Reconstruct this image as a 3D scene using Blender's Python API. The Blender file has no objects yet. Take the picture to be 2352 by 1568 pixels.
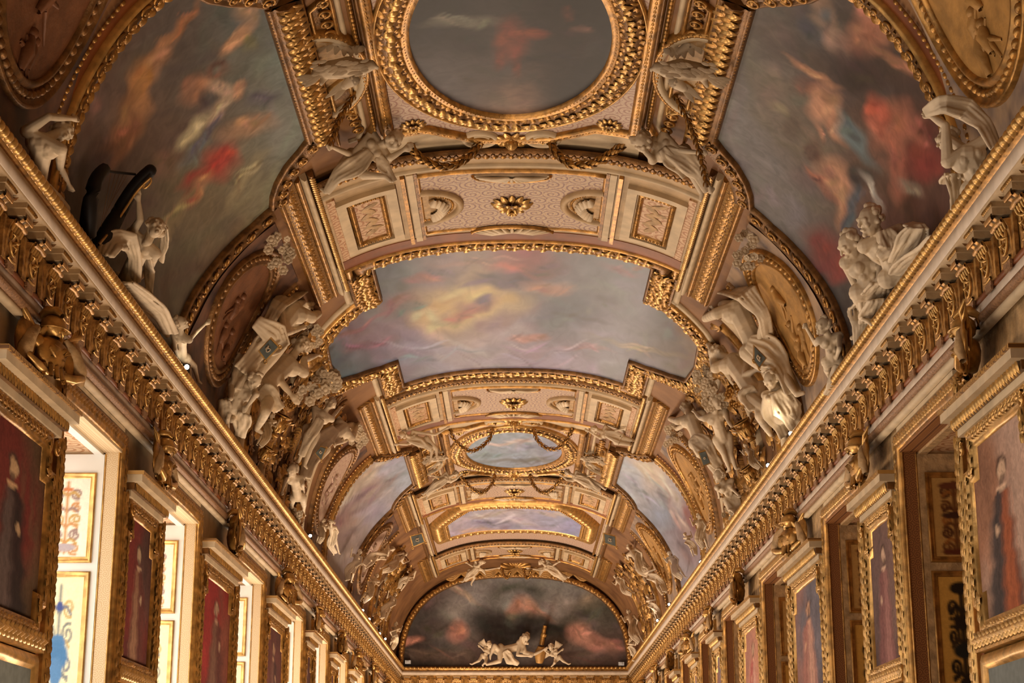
import bpy, math, random
import numpy as np
from mathutils import Matrix, Vector
from mathutils.geometry import delaunay_2d_cdt
random.seed(7); rng = np.random.RandomState(7)
scene = bpy.context.scene
COL = scene.collection
# ---------------------------------------------------------------- camera
F = 3900.0                                   # focal length in pixels of the 2352 px wide frame
PITCH = math.atan(1100/F)
YAW = math.atan(12/F*math.cos(PITCH))
CAM = Vector((0.07, 0.0, 1.65))
cd = bpy.data.cameras.new('camera'); cam = bpy.data.objects.new('camera', cd); COL.objects.link(cam)
cd.sensor_width = 36; cd.lens = F/2352*36; cd.clip_end = 300
cam.location = CAM; cam.rotation_euler = (math.pi/2+PITCH, 0, YAW)
scene.camera = cam
# ---------------------------------------------------------------- light and exposure
scene.view_settings.view_transform = 'Standard'; scene.view_settings.look = 'None'
scene.view_settings.gamma = 1.0; scene.view_settings.exposure = 0.52
scene.view_settings.use_curve_mapping = False
scene.cycles.max_bounces = 4; scene.cycles.diffuse_bounces = 2; scene.cycles.glossy_bounces = 2
scene.cycles.caustics_reflective = False; scene.cycles.caustics_refractive = False
world = bpy.data.worlds.new('world'); scene.world = world; world.use_nodes = True
world.node_tree.nodes['Background'].inputs[0].default_value = (0.75, 0.85, 1.0, 1)
world.node_tree.nodes['Background'].inputs[1].default_value = 1.0
# wall bays, the same on both sides: (start, end) of each portrait pier; windows lie between them
PIERS = [(-2.0, .2), (2.9, 5.1), (7.9, 10.2), (13.1, 15.8), (18.3, 20.5), (22.95, 26.25), (29.1, 32.1), (34.7, 36.5),
         (39.3, 41.2), (43.9, 45.5), (48.7, 51.0), (53.8, 56.4), (58.7, 61.0)]
def area(name, loc, rot, sx, sy, power, color):
    l = bpy.data.lights.new(name, 'AREA'); l.shape = 'RECTANGLE'; l.size = sx; l.size_y = sy
    l.energy = power; l.color = color
    o = bpy.data.objects.new(name, l); COL.objects.link(o); o.location = loc; o.rotation_euler = rot
    return o
WIN_POWER = 42; LAMP_POWER = 1.6; FILL_POWER = 270
for (a, b), (c, d) in zip(PIERS[:-1], PIERS[1:]):              # daylight entering through each window on the left
    area('window_daylight', (-5.25, (b+c)/2, 3.2), (0, math.radians(-90), 0), 4.4, (c-b)-.5, WIN_POWER, (1.0, .93, .82))
for y, k in ((4, .35), (13, .55), (22, .85), (31, 1.15), (40, 1.35), (49, 1.45), (57, 1.45)):   # fill light added near floor level to brighten the vault, no fixture
    area('upward_fill', (-1.6, y, .5), (math.pi, 0, 0), 1.4, 5.0, FILL_POWER*k, (1.0, .79, .59))
# ---------------------------------------------------------------- projection helpers
_cp, _sp, _cy, _sy = math.cos(PITCH), math.sin(PITCH), math.cos(YAW), math.sin(YAW)
def ray(x, y):
    u = (np.asarray(x, float)-1176)/F; v = (784-np.asarray(y, float))/F
    Yc = _cp-v*_sp; Zc = _sp+v*_cp
    return np.stack([u*_cy-Yc*_sy, u*_sy+Yc*_cy, Zc], -1)
def proj(P):
    P = np.asarray(P, float)-np.array(CAM)
    x = P[..., 0]*_cy+P[..., 1]*_sy; y = -P[..., 0]*_sy+P[..., 1]*_cy
    d = np.maximum(y*_cp+P[..., 2]*_sp, .05); up = P[..., 2]*_cp-y*_sp
    return 1176+F*x/d, 784-F*up/d, d
# vault section: superellipse, arc length s from the crown
A_, N_, ZC, ZB = 4.25, 2.45, 10.42, 6.77
_t = np.linspace(0, math.pi/2, 6001)
_vx = A_*np.sin(_t)**(2/N_); _vz = ZB+(ZC-ZB)*np.cos(_t)**(2/N_)
_vL = np.r_[0, np.cumsum(np.hypot(np.diff(_vx), np.diff(_vz)))]; SMAX = _vL[-1]
_sg = np.linspace(0, SMAX+.6, 700)
_sx = np.interp(_sg, _vL, _vx); _sz = np.where(_sg > SMAX, ZB-(_sg-SMAX), np.interp(_sg, _vL, _vz))
_k = np.ones(15)/15
def _sm(a):
    p = np.r_[2*a[0]-a[1:8][::-1], a, 2*a[-1]-a[-8:-1][::-1]]; return np.convolve(p, _k, 'valid')
_tx = np.gradient(_sm(_sx), _sg); _tz = np.gradient(_sm(_sz), _sg); _tx[0] = 1; _tz[0] = 0
_l = np.hypot(_tx, _tz); _tx /= _l; _tz /= _l
def V(Y, s, h=0.0):
    Y = np.asarray(Y, float); s = np.asarray(s, float); a = np.abs(s); sg = np.where(s < 0, -1., 1.)
    x = np.interp(a, _sg, _sx); z = np.interp(a, _sg, _sz); tx = np.interp(a, _sg, _tx); tz = np.interp(a, _sg, _tz)
    return np.stack([sg*(x+tz*h), Y+0*s, z-tx*h], -1)
def hit(px, py):                              # pixel -> (Y, s) on the vault
    r = ray(px, py); lo, hi = (ZB-CAM.z)/r[2], (ZC-CAM.z)/r[2]
    g = lambda t: abs((CAM.x+r[0]*t)/A_)**N_+max(0, (CAM.z+r[2]*t-ZB)/(ZC-ZB))**N_-1
    if g(lo) > 0: return None
    for _ in range(50):
        m = (lo+hi)/2
        if g(m) > 0: hi = m
        else: lo = m
    x = CAM.x+r[0]*lo
    return float(r[1]*lo), float(np.interp(abs(x), _vx, _vL)*np.sign(x))
def WALL(side, xw):                           # mapping for a side wall: (Y, Z, h inward)
    def M(a, b, h=0.0):
        a = np.asarray(a, float); b = np.asarray(b, float)
        return np.stack([side*(xw-h)+0*a+0*b, a+0*b, b+0*a], -1)
    return M
def ENDW(yw):
    def M(a, b, h=0.0):
        a = np.asarray(a, float); b = np.asarray(b, float)
        return np.stack([a+0*b, yw-h+0*a+0*b, b+0*a], -1)
    return M
# ---------------------------------------------------------------- materials
def lin(c):
    c = np.asarray(c, float)/255
    return np.where(c <= .04045, c/12.92, ((c+.055)/1.055)**2.4)
MAT = {}
def mat(name, rgb, rough=.55, metal=0.0, var=.25, vscale=6.0, bump=.0, bscale=40., rgb2=None, spec=.4, emit=None):
    m = bpy.data.materials.new(name); m.use_nodes = True; nt = m.node_tree; N = nt.nodes; L = nt.links
    b = N['Principled BSDF']; b.inputs['Roughness'].default_value = rough; b.inputs['Metallic'].default_value = metal
    b.inputs['Specular IOR Level'].default_value = spec
    tc = N.new('ShaderNodeTexCoord')
    geo = N.new('ShaderNodeNewGeometry')
    no = N.new('ShaderNodeTexNoise'); no.inputs['Scale'].default_value = vscale; no.inputs['Detail'].default_value = 5
    L.new(geo.outputs['Position'], no.inputs['Vector'])
    mx = N.new('ShaderNodeMix'); mx.data_type = 'RGBA'
    c = lin(rgb); c2 = lin(rgb2) if rgb2 is not None else c*(1-var)
    rp = N.new('ShaderNodeMapRange'); rp.inputs[1].default_value = .35; rp.inputs[2].default_value = .65
    L.new(no.outputs[0], rp.inputs[0]); L.new(rp.outputs[0], mx.inputs[0])
    mx.inputs[6].default_value = (*c2, 1); mx.inputs[7].default_value = (*(np.minimum(c*(1+var*.4), 1)), 1)
    L.new(mx.outputs[2], b.inputs['Base Color'])
    if bump:
        n2 = N.new('ShaderNodeTexNoise'); n2.inputs['Scale'].default_value = bscale; n2.inputs['Detail'].default_value = 3
        L.new(geo.outputs['Position'], n2.inputs['Vector'])
        bp = N.new('ShaderNodeBump'); bp.inputs['Strength'].default_value = bump; bp.inputs['Distance'].default_value = .02
        L.new(n2.outputs[0], bp.inputs['Height']); L.new(bp.outputs[0], b.inputs['Normal'])
    if emit:
        b.inputs['Emission Color'].default_value = (*lin(emit[0]), 1); b.inputs['Emission Strength'].default_value = emit[1]
    MAT[name] = m; return m
mat('gold', (186, 136, 68), .36, .62, .5, 9, .12, 60, spec=.6)
mat('gold_old', (136, 96, 52), .42, .55, .5, 8, .25, 40, spec=.5)
mat('gold_bright', (214, 166, 94), .33, .62, .35, 9, .08, 60, spec=.6)
mat('gold_carved', (206, 156, 88), .42, .4, .5, 14, .3, 40, rgb2=(140, 98, 52), spec=.6)
mat('cream', (214, 188, 150), .6, 0, .18, 4)
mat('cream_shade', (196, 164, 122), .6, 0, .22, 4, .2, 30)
mat('stucco', (230, 206, 172), .62, 0, .2, 3.2, .08, 30)
mat('stucco_tan', (196, 158, 110), .6, 0, .35, 8, .5, 22)
mat('red_brown', (134, 72, 30), .5, 0, .3, 3)
mat('brown_ground', (144, 102, 62), .6, .15, .3, 1.6, .0, 18, rgb2=(116, 78, 46))
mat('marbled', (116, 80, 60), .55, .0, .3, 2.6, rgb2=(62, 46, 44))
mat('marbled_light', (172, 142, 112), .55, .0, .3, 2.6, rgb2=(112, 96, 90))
mat('pink_stone', (224, 202, 178), .5, 0, .15, 5)
mat('moulding_rose', (160, 118, 82), .5, .1, .35, 30, .5, 60)
mat('white_paint', (236, 228, 214), .45, 0, .06, 3)
mat('cream_panel', (238, 224, 190), .5, 0, .08, 4)
mat('iron', (30, 26, 24), .5, .3, .3)
mat('slate', (112, 118, 112), .6, 0, .2, 12)
mat('white_box', (215, 215, 215), .5, 0, .05)
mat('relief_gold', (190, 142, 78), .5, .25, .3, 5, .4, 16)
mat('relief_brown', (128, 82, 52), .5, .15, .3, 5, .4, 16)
mat('floor_wood', (176, 132, 88), .35, 0, .3, 2)
mat('bulb', (255, 250, 235), .4, emit=((255, 244, 220), 30))
mat('sky_glass', (235, 240, 255), .2, emit=((235, 240, 250), 1.0))
def paint_mat(name, rough=.5, spec=.35, nscale=9.0, namt=.3, gain=1.0, stretch=(1, 1, 1)):
    m = bpy.data.materials.new(name); m.use_nodes = True; nt = m.node_tree; N = nt.nodes; L = nt.links
    b = N['Principled BSDF']; b.inputs['Roughness'].default_value = rough; b.inputs['Specular IOR Level'].default_value = spec
    at = N.new('ShaderNodeAttribute'); at.attribute_name = 'paint'
    geo = N.new('ShaderNodeNewGeometry'); mp = N.new('ShaderNodeMapping'); mp.inputs['Scale'].default_value = stretch
    L.new(geo.outputs['Position'], mp.inputs['Vector'])
    no = N.new('ShaderNodeTexNoise'); no.inputs['Scale'].default_value = nscale; no.inputs['Detail'].default_value = 6; no.inputs['Distortion'].default_value = 1.2
    L.new(mp.outputs[0], no.inputs['Vector'])
    mr = N.new('ShaderNodeMapRange'); mr.inputs[1].default_value = .3; mr.inputs[2].default_value = .7
    mr.inputs[3].default_value = gain*(1-namt); mr.inputs[4].default_value = gain*(1+namt)
    L.new(no.outputs[0], mr.inputs[0])
    vm = N.new('ShaderNodeVectorMath'); vm.operation = 'SCALE'
    L.new(at.outputs['Color'], vm.inputs[0]); L.new(mr.outputs[0], vm.inputs['Scale']); L.new(vm.outputs[0], b.inputs['Base Color'])
    MAT[name] = m
paint_mat('canvas', .5, .3, 5.0, .2, 1.15)
paint_mat('canvas_gloss', .42, .45, 4.0, .16, 1.0, (1, .35, 1))
paint_mat('tapestry', .8, .1, 14, .2)
paint_mat('painted_panel', .5, .3, 20, .08)
def scroll_mat(name, base, line, line2, scale=5.0, width=.5, rough=.55, axes=(0, 1)):
    """flat painted or low carved arabesque: spiral scrolls on a ground, mirrored about the crown of the vault"""
    m = bpy.data.materials.new(name); m.use_nodes = True; nt = m.node_tree; N = nt.nodes; L = nt.links
    b = N['Principled BSDF']; b.inputs['Roughness'].default_value = rough
    geo = N.new('ShaderNodeNewGeometry'); ab = N.new('ShaderNodeVectorMath'); ab.operation = 'ABSOLUTE'; L.new(geo.outputs['Position'], ab.inputs[0])
    sep = N.new('ShaderNodeSeparateXYZ'); L.new(ab.outputs[0], sep.inputs[0]); cmb = N.new('ShaderNodeCombineXYZ')
    L.new(sep.outputs[axes[0]], cmb.inputs[0]); L.new(sep.outputs[axes[1]], cmb.inputs[1])
    def voro(sc, k):
        vo = N.new('ShaderNodeTexVoronoi'); vo.voronoi_dimensions = '2D'; vo.inputs['Scale'].default_value = sc; vo.inputs['Randomness'].default_value = .55; L.new(cmb.outputs[0], vo.inputs['Vector'])
        sb = N.new('ShaderNodeVectorMath'); sb.operation = 'SUBTRACT'; L.new(cmb.outputs[0], sb.inputs[0]); L.new(vo.outputs['Position'], sb.inputs[1])
        s2 = N.new('ShaderNodeSeparateXYZ'); L.new(sb.outputs[0], s2.inputs[0]); at = N.new('ShaderNodeMath'); at.operation = 'ARCTAN2'; L.new(s2.outputs[1], at.inputs[0]); L.new(s2.outputs[0], at.inputs[1])
        ml = N.new('ShaderNodeMath'); ml.operation = 'MULTIPLY_ADD'; ml.inputs[1].default_value = k; L.new(vo.outputs['Distance'], ml.inputs[0]); L.new(at.outputs[0], ml.inputs[2])
        sn = N.new('ShaderNodeMath'); sn.operation = 'SINE'; L.new(ml.outputs[0], sn.inputs[0]); return sn
    s1 = voro(scale, 22); s2_ = voro(scale*2.1, -14)
    r1 = N.new('ShaderNodeMapRange'); r1.inputs[1].default_value = 1-width; r1.inputs[2].default_value = 1-width*.5; L.new(s1.outputs[0], r1.inputs[0])
    r2 = N.new('ShaderNodeMapRange'); r2.inputs[1].default_value = .4; r2.inputs[2].default_value = .9; r2.inputs[4].default_value = .7; L.new(s2_.outputs[0], r2.inputs[0])
    m1 = N.new('ShaderNodeMix'); m1.data_type = 'RGBA'; m1.inputs[6].default_value = (*lin(base), 1); m1.inputs[7].default_value = (*lin(line2), 1); L.new(r2.outputs[0], m1.inputs[0])
    m2 = N.new('ShaderNodeMix'); m2.data_type = 'RGBA'; L.new(m1.outputs[2], m2.inputs[6]); m2.inputs[7].default_value = (*lin(line), 1)
    L.new(r1.outputs[0], m2.inputs[0]); L.new(m2.outputs[2], b.inputs['Base Color'])
    bp = N.new('ShaderNodeBump'); bp.inputs['Strength'].default_value = .35; bp.inputs['Distance'].default_value = .012
    L.new(r1.outputs[0], bp.inputs['Height']); L.new(bp.outputs[0], b.inputs['Normal'])
    MAT[name] = m
scroll_mat('arabesque', (206, 178, 152), (172, 132, 116), (190, 154, 136), 4.2, .55)
scroll_mat('arabesque_violet', (200, 172, 142), (150, 116, 108), (184, 140, 100), 3.6, .55)
scroll_mat('jamb_carved', (222, 192, 148), (206, 168, 120), (230, 204, 162), 15, .7, axes=(0, 2))
scroll_mat('jamb_brown', (150, 96, 50), (112, 66, 32), (172, 116, 62), 13, .7, axes=(0, 2))
scroll_mat('gold_net', (188, 140, 72), (110, 70, 30), (156, 110, 54), 6, .6, .42, axes=(1, 2))
scroll_mat('coffer_paint', (208, 166, 124), (176, 122, 80), (222, 188, 150), 3.2, .7)
# ---------------------------------------------------------------- mesh kit
class MB:
    def __init__(s): s.v = []; s.q = []; s.t = []; s.n = 0; s.c = []
    def add(s, v, q=None, t=None, c=None):
        v = np.asarray(v, float).reshape(-1, 3); s.v.append(v)
        if q is not None and len(q): s.q.append(np.asarray(q, int)+s.n)
        if t is not None and len(t): s.t.append(np.asarray(t, int)+s.n)
        if c is not None: s.c.append(np.asarray(c, float))
        s.n += len(v); return s
    def mesh(s, name, material=None, smooth=True, off=(0, 0, 0)):
        me = bpy.data.meshes.new(name)
        v = np.concatenate(s.v)-np.asarray(off) if s.v else np.zeros((0, 3))
        q = np.concatenate(s.q) if s.q else np.zeros((0, 4), int); t = np.concatenate(s.t) if s.t else np.zeros((0, 3), int)
        me.vertices.add(len(v)); me.vertices.foreach_set('co', v.ravel())
        nl = q.size+t.size; me.loops.add(nl); me.loops.foreach_set('vertex_index', np.r_[q.ravel(), t.ravel()].astype(np.int32))
        np_ = len(q)+len(t); me.polygons.add(np_)
        me.polygons.foreach_set('loop_start', np.r_[np.arange(len(q))*4, q.size+np.arange(len(t))*3].astype(np.int32))
        me.polygons.foreach_set('use_smooth', np.full(np_, smooth, bool))
        me.update(calc_edges=True)
        if s.c:
            at = me.color_attributes.new('paint', 'FLOAT_COLOR', 'POINT')
            c = np.concatenate(s.c); at.data.foreach_set('color', np.c_[c, np.ones(len(c))].ravel())
        if material: me.materials.append(MAT[material])
        return me
def link(name, me, parent=None, loc=None):
    o = bpy.data.objects.new(name, me); COL.objects.link(o)
    if parent is not None: o.parent = parent
    if loc is not None: o.location = loc
    return o
def thing(name, label, cat, loc=(0, 0, 0), group=None, kind=None):
    o = bpy.data.objects.new(name, None); COL.objects.link(o); o.location = loc; o.empty_display_size = .2
    o['label'] = label
    if cat: o['category'] = cat
    if group: o['group'] = group
    if kind: o['kind'] = kind
    return o
def wloc(o):
    L = Vector((0, 0, 0))
    while o is not None: L = L+o.location; o = o.parent
    return L
def part(mb, name, material, parent, smooth=True, label=None, kind=None):
    o = link(name, mb.mesh(name, material, smooth, wloc(parent)), parent)
    if label: o['label'] = label
    if kind: o['kind'] = kind
    return o
def top(mb, name, material, label, cat=None, kind=None, group=None, smooth=True, origin=None):
    off = origin if origin is not None else np.concatenate(mb.v).mean(0)*(kind != 'structure')
    o = link(name, mb.mesh(name, material, smooth, off), None, tuple(off)); o['label'] = label
    if cat: o['category'] = cat
    if kind: o['kind'] = kind
    if group: o['group'] = group
    return o
def gridq(n, m, closed_m=False):
    i, j = np.meshgrid(np.arange(n-1), np.arange(m if closed_m else m-1), indexing='ij'); j2 = (j+1) % m
    return np.stack([i*m+j, (i+1)*m+j, (i+1)*m+j2, i*m+j2], -1).reshape(-1, 4)
def slab(mb, M, a0, a1, b0, b1, h0, h1, na=2, nb=2):
    """closed box on a mapped surface"""
    a = np.linspace(a0, a1, na); b = np.linspace(b0, b1, nb); A, B = np.meshgrid(a, b, indexing='ij')
    T = M(A, B, h1).reshape(-1, 3); Bo = M(A, B, h0).reshape(-1, 3); q = gridq(na, nb)
    mb.add(T, q); mb.add(Bo, q[:, ::-1])
    ring = np.r_[np.arange(nb), np.arange(1, na)*nb+nb-1, (na-1)*nb+np.arange(nb-2, -1, -1), np.arange(na-2, 0, -1)*nb]
    k = len(ring); mb.add(np.r_[T[ring], Bo[ring]], [(i, (i+1) % k, k+(i+1) % k, k+i) for i in range(k)])
    return mb
def box(mb, x0, x1, y0, y1, z0, z1):
    v = [(x, y, z) for x in (x0, x1) for y in (y0, y1) for z in (z0, z1)]
    for f in ((0, 1, 3, 2), (4, 6, 7, 5), (0, 4, 5, 1), (2, 3, 7, 6), (0, 2, 6, 4), (1, 5, 7, 3)):
        mb.add([v[i] for i in f], [(0, 1, 2, 3)])
    return mb
def resample(path, step, closed=False):
    P = np.asarray(path, float)
    if closed: P = np.r_[P, P[:1]]
    out = []
    for p, q in zip(P[:-1], P[1:]):
        k = max(1, int(math.ceil(np.linalg.norm(q-p)/step)))
        out += [p+(q-p)*i/k for i in range(k)]
    if not closed: out.append(P[-1])
    return np.array(out)
def norms(P, closed):
    n = len(P)
    if closed: prv, nxt = np.roll(P, 1, 0), np.roll(P, -1, 0)
    else: prv, nxt = np.r_[P[:1], P[:-1]], np.r_[P[1:], P[-1:]]
    d1 = P-prv; d2 = nxt-P
    if not closed: d1[0] = d2[0]; d2[-1] = d1[-1]
    d1 /= np.linalg.norm(d1, axis=1)[:, None]+1e-9; d2 /= np.linalg.norm(d2, axis=1)[:, None]+1e-9
    n1 = np.c_[-d1[:, 1], d1[:, 0]]; n2 = np.c_[-d2[:, 1], d2[:, 0]]
    m = n1+n2; m /= np.linalg.norm(m, axis=1)[:, None]+1e-9
    return m/np.maximum((m*n1).sum(1), .5)[:, None]
def sweep(mb, M, path, prof, closed=False, step=.2, pclosed=False):
    """moulding: profile (offset, height) swept along a path on a mapped surface"""
    P = resample(path, step, closed); nn = norms(P, closed); pr = np.asarray(prof, float)
    Q = P[:, None]+nn[:, None]*pr[None, :, :1]
    W = M(Q[..., 0], Q[..., 1], np.broadcast_to(pr[:, 1], Q.shape[:2]))
    if closed: W = np.r_[W, W[:1]]
    mb.add(W, gridq(len(W), len(pr), pclosed))
    if not closed:                                            # close both ends of an open moulding
        n = len(pr)
        for E_ in (W[0], W[-1]): mb.add(np.r_[E_, E_.mean(0)[None]], None, [(i, (i+1) % n, n) for i in range(n)])
    return mb
def half_round(w, h, k=7, base=0.0, o=0.0):
    return [(o+w/2*math.cos(t), base+h*math.sin(t)) for t in np.linspace(math.pi, 0, k)]
def inside(P, poly):
    x, y = P[:, 0], P[:, 1]; c = np.zeros(len(P), bool); n = len(poly)
    for i in range(n):
        x0, y0 = poly[i]; x1, y1 = poly[(i+1) % n]
        if y0 == y1: continue
        c ^= ((y0 > y) != (y1 > y)) & (x < (x1-x0)*(y-y0)/(y1-y0)+x0)
    return c
def patch(mb, M, poly, h=0.0, step=.2, color=None, thick=0.0):
    """flat or curved sheet filling an outline; optional painted colour per vertex"""
    B = resample(poly, step, True); lo, hi = B.min(0), B.max(0)
    g = np.stack(np.meshgrid(np.arange(lo[0]+step/2, hi[0], step), np.arange(lo[1]+step/2, hi[1], step), indexing='ij'), -1).reshape(-1, 2)
    if len(g): g = g[inside(g, B)]
    n = len(B); pts = [Vector(p) for p in np.r_[B, g]]
    r = delaunay_2d_cdt(pts, [(i, (i+1) % n) for i in range(n)], [], 1, 1e-6)
    uv = np.array([tuple(p) for p in r[0]]); tri = np.array(r[2])
    W = M(uv[:, 0], uv[:, 1], h)
    mb.add(W, None, tri, color(W, uv) if color else None)
    if thick:
        W2 = M(B[:, 0], B[:, 1], h); W3 = M(B[:, 0], B[:, 1], h-thick)
        mb.add(np.r_[W2, W3], [(i, (i+1) % n, n+(i+1) % n, n+i) for i in range(n)])
    return mb
def ellipse(ca, cb, ra, rb, n=48, a0=0, a1=2*math.pi, rot=0.0):
    e = (n if abs(a1-a0) > 6.28 else n+1); t = a0+(a1-a0)*np.arange(e)/n
    x, y = ra*np.cos(t), rb*np.sin(t); c, s = math.cos(rot), math.sin(rot)
    return np.c_[ca+x*c-y*s, cb+x*s+y*c]
def frame_at(M, a, b, da, db, h):
    """matrix whose X follows the direction (da, db), Z leaves the surface"""
    e = 1e-3; p = M(a, b, h); tx = M(a+da*e, b+db*e, h)-p; z = M(a, b, h+e)-p
    tx = Vector(tx).normalized(); z = Vector(z).normalized(); y = z.cross(tx).normalized(); tx = y.cross(z)
    m = Matrix((tx, y, z)).transposed().to_4x4(); m.translation = Vector(p); return m
def mesh_arrays(me):
    v = np.empty(len(me.vertices)*3); me.vertices.foreach_get('co', v)
    q = [tuple(p.vertices) for p in me.polygons if len(p.vertices) == 4]; t = [tuple(p.vertices) for p in me.polygons if len(p.vertices) == 3]
    return v.reshape(-1, 3), q, t
_arr = {}
NOBJ = [0]
def scatter(parent, name, me, mats, minpx=10.0, cap=300):
    """one object per piece where the photo shows it 10 px or larger; the rest joined as one part"""
    size = max(me.vertices[0].co.length, max(v.co.length for v in me.vertices)) if me.name not in _arr else _arr[me.name][3]
    if me.name not in _arr: _arr[me.name] = (*mesh_arrays(me), size)
    va, qa, ta, _ = _arr[me.name]
    big, rest = [], []
    for m in mats:
        x, y, d = proj(np.array(m.translation)); sc = max(m.col[0].xyz.length, m.col[1].xyz.length)
        px = F*sc*1.0/float(d)
        vis = -60 < x < 2412 and -60 < y < 1628 and m.translation.y > 3
        (big if vis and px >= minpx else rest).append((px, m))
    if len(big) > cap:
        big.sort(key=lambda t: -t[0]); rest += big[cap:]; big = big[:cap]
    L = Matrix.Translation(-wloc(parent))
    for px, m in big:
        o = bpy.data.objects.new(name, me); COL.objects.link(o); o.parent = parent; o.matrix_basis = L @ m
    NOBJ[0] += len(big)
    if rest:
        mb = MB(); vh = np.c_[va, np.ones(len(va))]
        for px, m in rest: mb.add((vh @ np.array(m).T)[:, :3], qa, ta)
        o = part(mb, name+'_row', me.materials[0].name, parent, kind='stuff')
def row(parent, name, me, M, path, spacing, size, h=0.0, off=0.0, closed=False, turn=0.0, alt=0.0, minpx=10.0, cap=300, jit=0.0, tilt=0.0, hjit=0.0):
    P = resample(path, .02, closed); d = np.r_[0, np.cumsum(np.linalg.norm(np.diff(P, axis=0), axis=1))]; Lt = d[-1]
    n = max(1, int(round(Lt/spacing))); k = Lt/n; mats = []
    for i in range(n):
        s = (i+.5)*k; a = np.array([np.interp(s, d, P[:, 0]), np.interp(s, d, P[:, 1])])
        e = np.array([np.interp(s+.03, d, P[:, 0])-np.interp(s-.03, d, P[:, 0]), np.interp(s+.03, d, P[:, 1])-np.interp(s-.03, d, P[:, 1])])
        e /= np.linalg.norm(e)+1e-9; nr = np.array([-e[1], e[0]])
        o = off if np.isscalar(off) else off[i % len(off)]
        a = a+nr*(o+random.uniform(-jit, jit)); sz = [v*random.uniform(1-jit*2, 1+jit*2) for v in size]
        m = frame_at(M, a[0], a[1], e[0], e[1], h+random.uniform(-hjit, hjit))
        ang = turn+(alt if i % 2 else -alt)+random.uniform(-jit, jit)*8
        mats.append(m @ Matrix.Rotation(ang, 4, 'Z') @ Matrix.Rotation(tilt, 4, 'Y') @ Matrix.Diagonal((*sz, 1)))
    scatter(parent, name, me, mats, minpx, cap)
def sphere(mb, c, r, k=8, n=6, sc=(1, 1, 1)):
    c = np.asarray(c, float); v = [(c[0]+sc[0]*r*math.cos(2*math.pi*j/k)*math.sin(math.pi*i/n), c[1]+sc[1]*r*math.sin(2*math.pi*j/k)*math.sin(math.pi*i/n), c[2]+sc[2]*r*math.cos(math.pi*i/n)) for i in range(n+1) for j in range(k)]
    return mb.add(v, gridq(n+1, k, True))
# unit pieces: X along, Z up from the surface, about one unit long
def m_leaf(name, material):
    mb = MB(); n = 6; rows = []
    for i in range(n):
        t = i/(n-1); w = .30*math.sin(math.pi*min(1, t*.86+.1))**.8; z = .10+.32*math.sin(math.pi*t*.8)-.12*t
        rows.append([(t-.5, -w, z*.45), (t-.5, -w*.5, z), (t-.5, 0, z*.72), (t-.5, w*.5, z), (t-.5, w, z*.45)])
    v = np.array(rows).reshape(-1, 3); mb.add(v, gridq(n, 5)); return mb.mesh(name, material)
def m_dome(name, material, ru=8, rv=4, sx=.5, sy=.5, sz=.5):
    mb = MB(); v = [(sx*math.cos(2*math.pi*j/ru)*math.cos(math.pi/2*i/rv), sy*math.sin(2*math.pi*j/ru)*math.cos(math.pi/2*i/rv), sz*math.sin(math.pi/2*i/rv)) for i in range(rv+1) for j in range(ru)]
    mb.add(v, gridq(rv+1, ru, True)); return mb.mesh(name, material)
def m_tube(mb, pts, rad, k=6):
    P = np.asarray(pts, float); rad = np.broadcast_to(rad, len(P)); T = np.gradient(P, axis=0); T /= np.linalg.norm(T, axis=1)[:, None]+1e-9
    up = np.array([0, 0, 1.]) if abs(T[:, 2]).mean() < .9 else np.array([1., 0, 0])
    Xa = np.cross(T, up); Xa /= np.linalg.norm(Xa, axis=1)[:, None]+1e-9; Ya = np.cross(Xa, T)
    an = 2*math.pi*np.arange(k)/k
    W = P[:, None]+rad[:, None, None]*(np.cos(an)[None, :, None]*Xa[:, None]+np.sin(an)[None, :, None]*Ya[:, None])
    mb.add(W, gridq(len(P), k, True)); return mb
def m_scroll(name, material, turns=1.4):
    mb = MB(); pts = []; rad = []
    for i in range(22):
        t = i/21; a = turns*2*math.pi*t; r = .42*(1-t)+.05
        pts.append((r*math.cos(a), r*math.sin(a), .12+.1*t)); rad.append(.10*(1-.4*t))
    m_tube(mb, pts, rad, 5); v = [(.16*math.cos(a), .16*math.sin(a), .2) for a in np.arange(6)*math.pi/3]+[(0, 0, .32)]
    mb.add(v, None, [(i, (i+1) % 6, 6) for i in range(6)]); return mb.mesh(name, material)
def m_acanthus(name, material):
    mb = MB()
    for a, sc in ((-.55, .72), (.55, .72), (0, 1.0)):
        n = 5; rows = []
        for i in range(n):
            t = i/(n-1); w = .2*sc*math.sin(math.pi*min(1, t*.84+.12)); z = .08+.4*math.sin(math.pi*t*.75)*sc
            rows.append([(t*sc-.5, -w, z*.4), (t*sc-.5, 0, z), (t*sc-.5, w, z*.4)])
        v = np.array(rows).reshape(-1, 3); c, s = math.cos(a), math.sin(a); x = v[:, 0]+.5
        v = np.c_[x*c-v[:, 1]*s-.5, x*s+v[:, 1]*c, v[:, 2]]; mb.add(v, gridq(n, 3))
    return mb.mesh(name, material)
LEAF = m_leaf('leaf', 'gold'); LEAF_O = m_leaf('leaf_aged', 'gold_old'); LEAF_B = m_leaf('leaf_bright', 'gold_bright')
EGG = m_dome('egg', 'gold', 8, 4, .5, .36, .34); BEAD = m_dome('bead', 'gold_bright', 10, 5, .46, .5, .46); PEARL = m_dome('pearl', 'gold', 6, 3, .5, .5, .45)
EGG_O = m_dome('egg_aged', 'gold_old', 8, 4, .5, .36, .34)
SCROLL = m_scroll('scroll', 'gold'); SCROLL_O = m_scroll('scroll_aged', 'gold_old'); ACAN = m_acanthus('acanthus', 'gold'); ACAN_O = m_acanthus('acanthus_aged', 'gold_old')
ACAN_B = m_acanthus('acanthus_bright', 'gold_bright'); SCROLL_B = m_scroll('scroll_bright', 'gold_bright')
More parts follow.
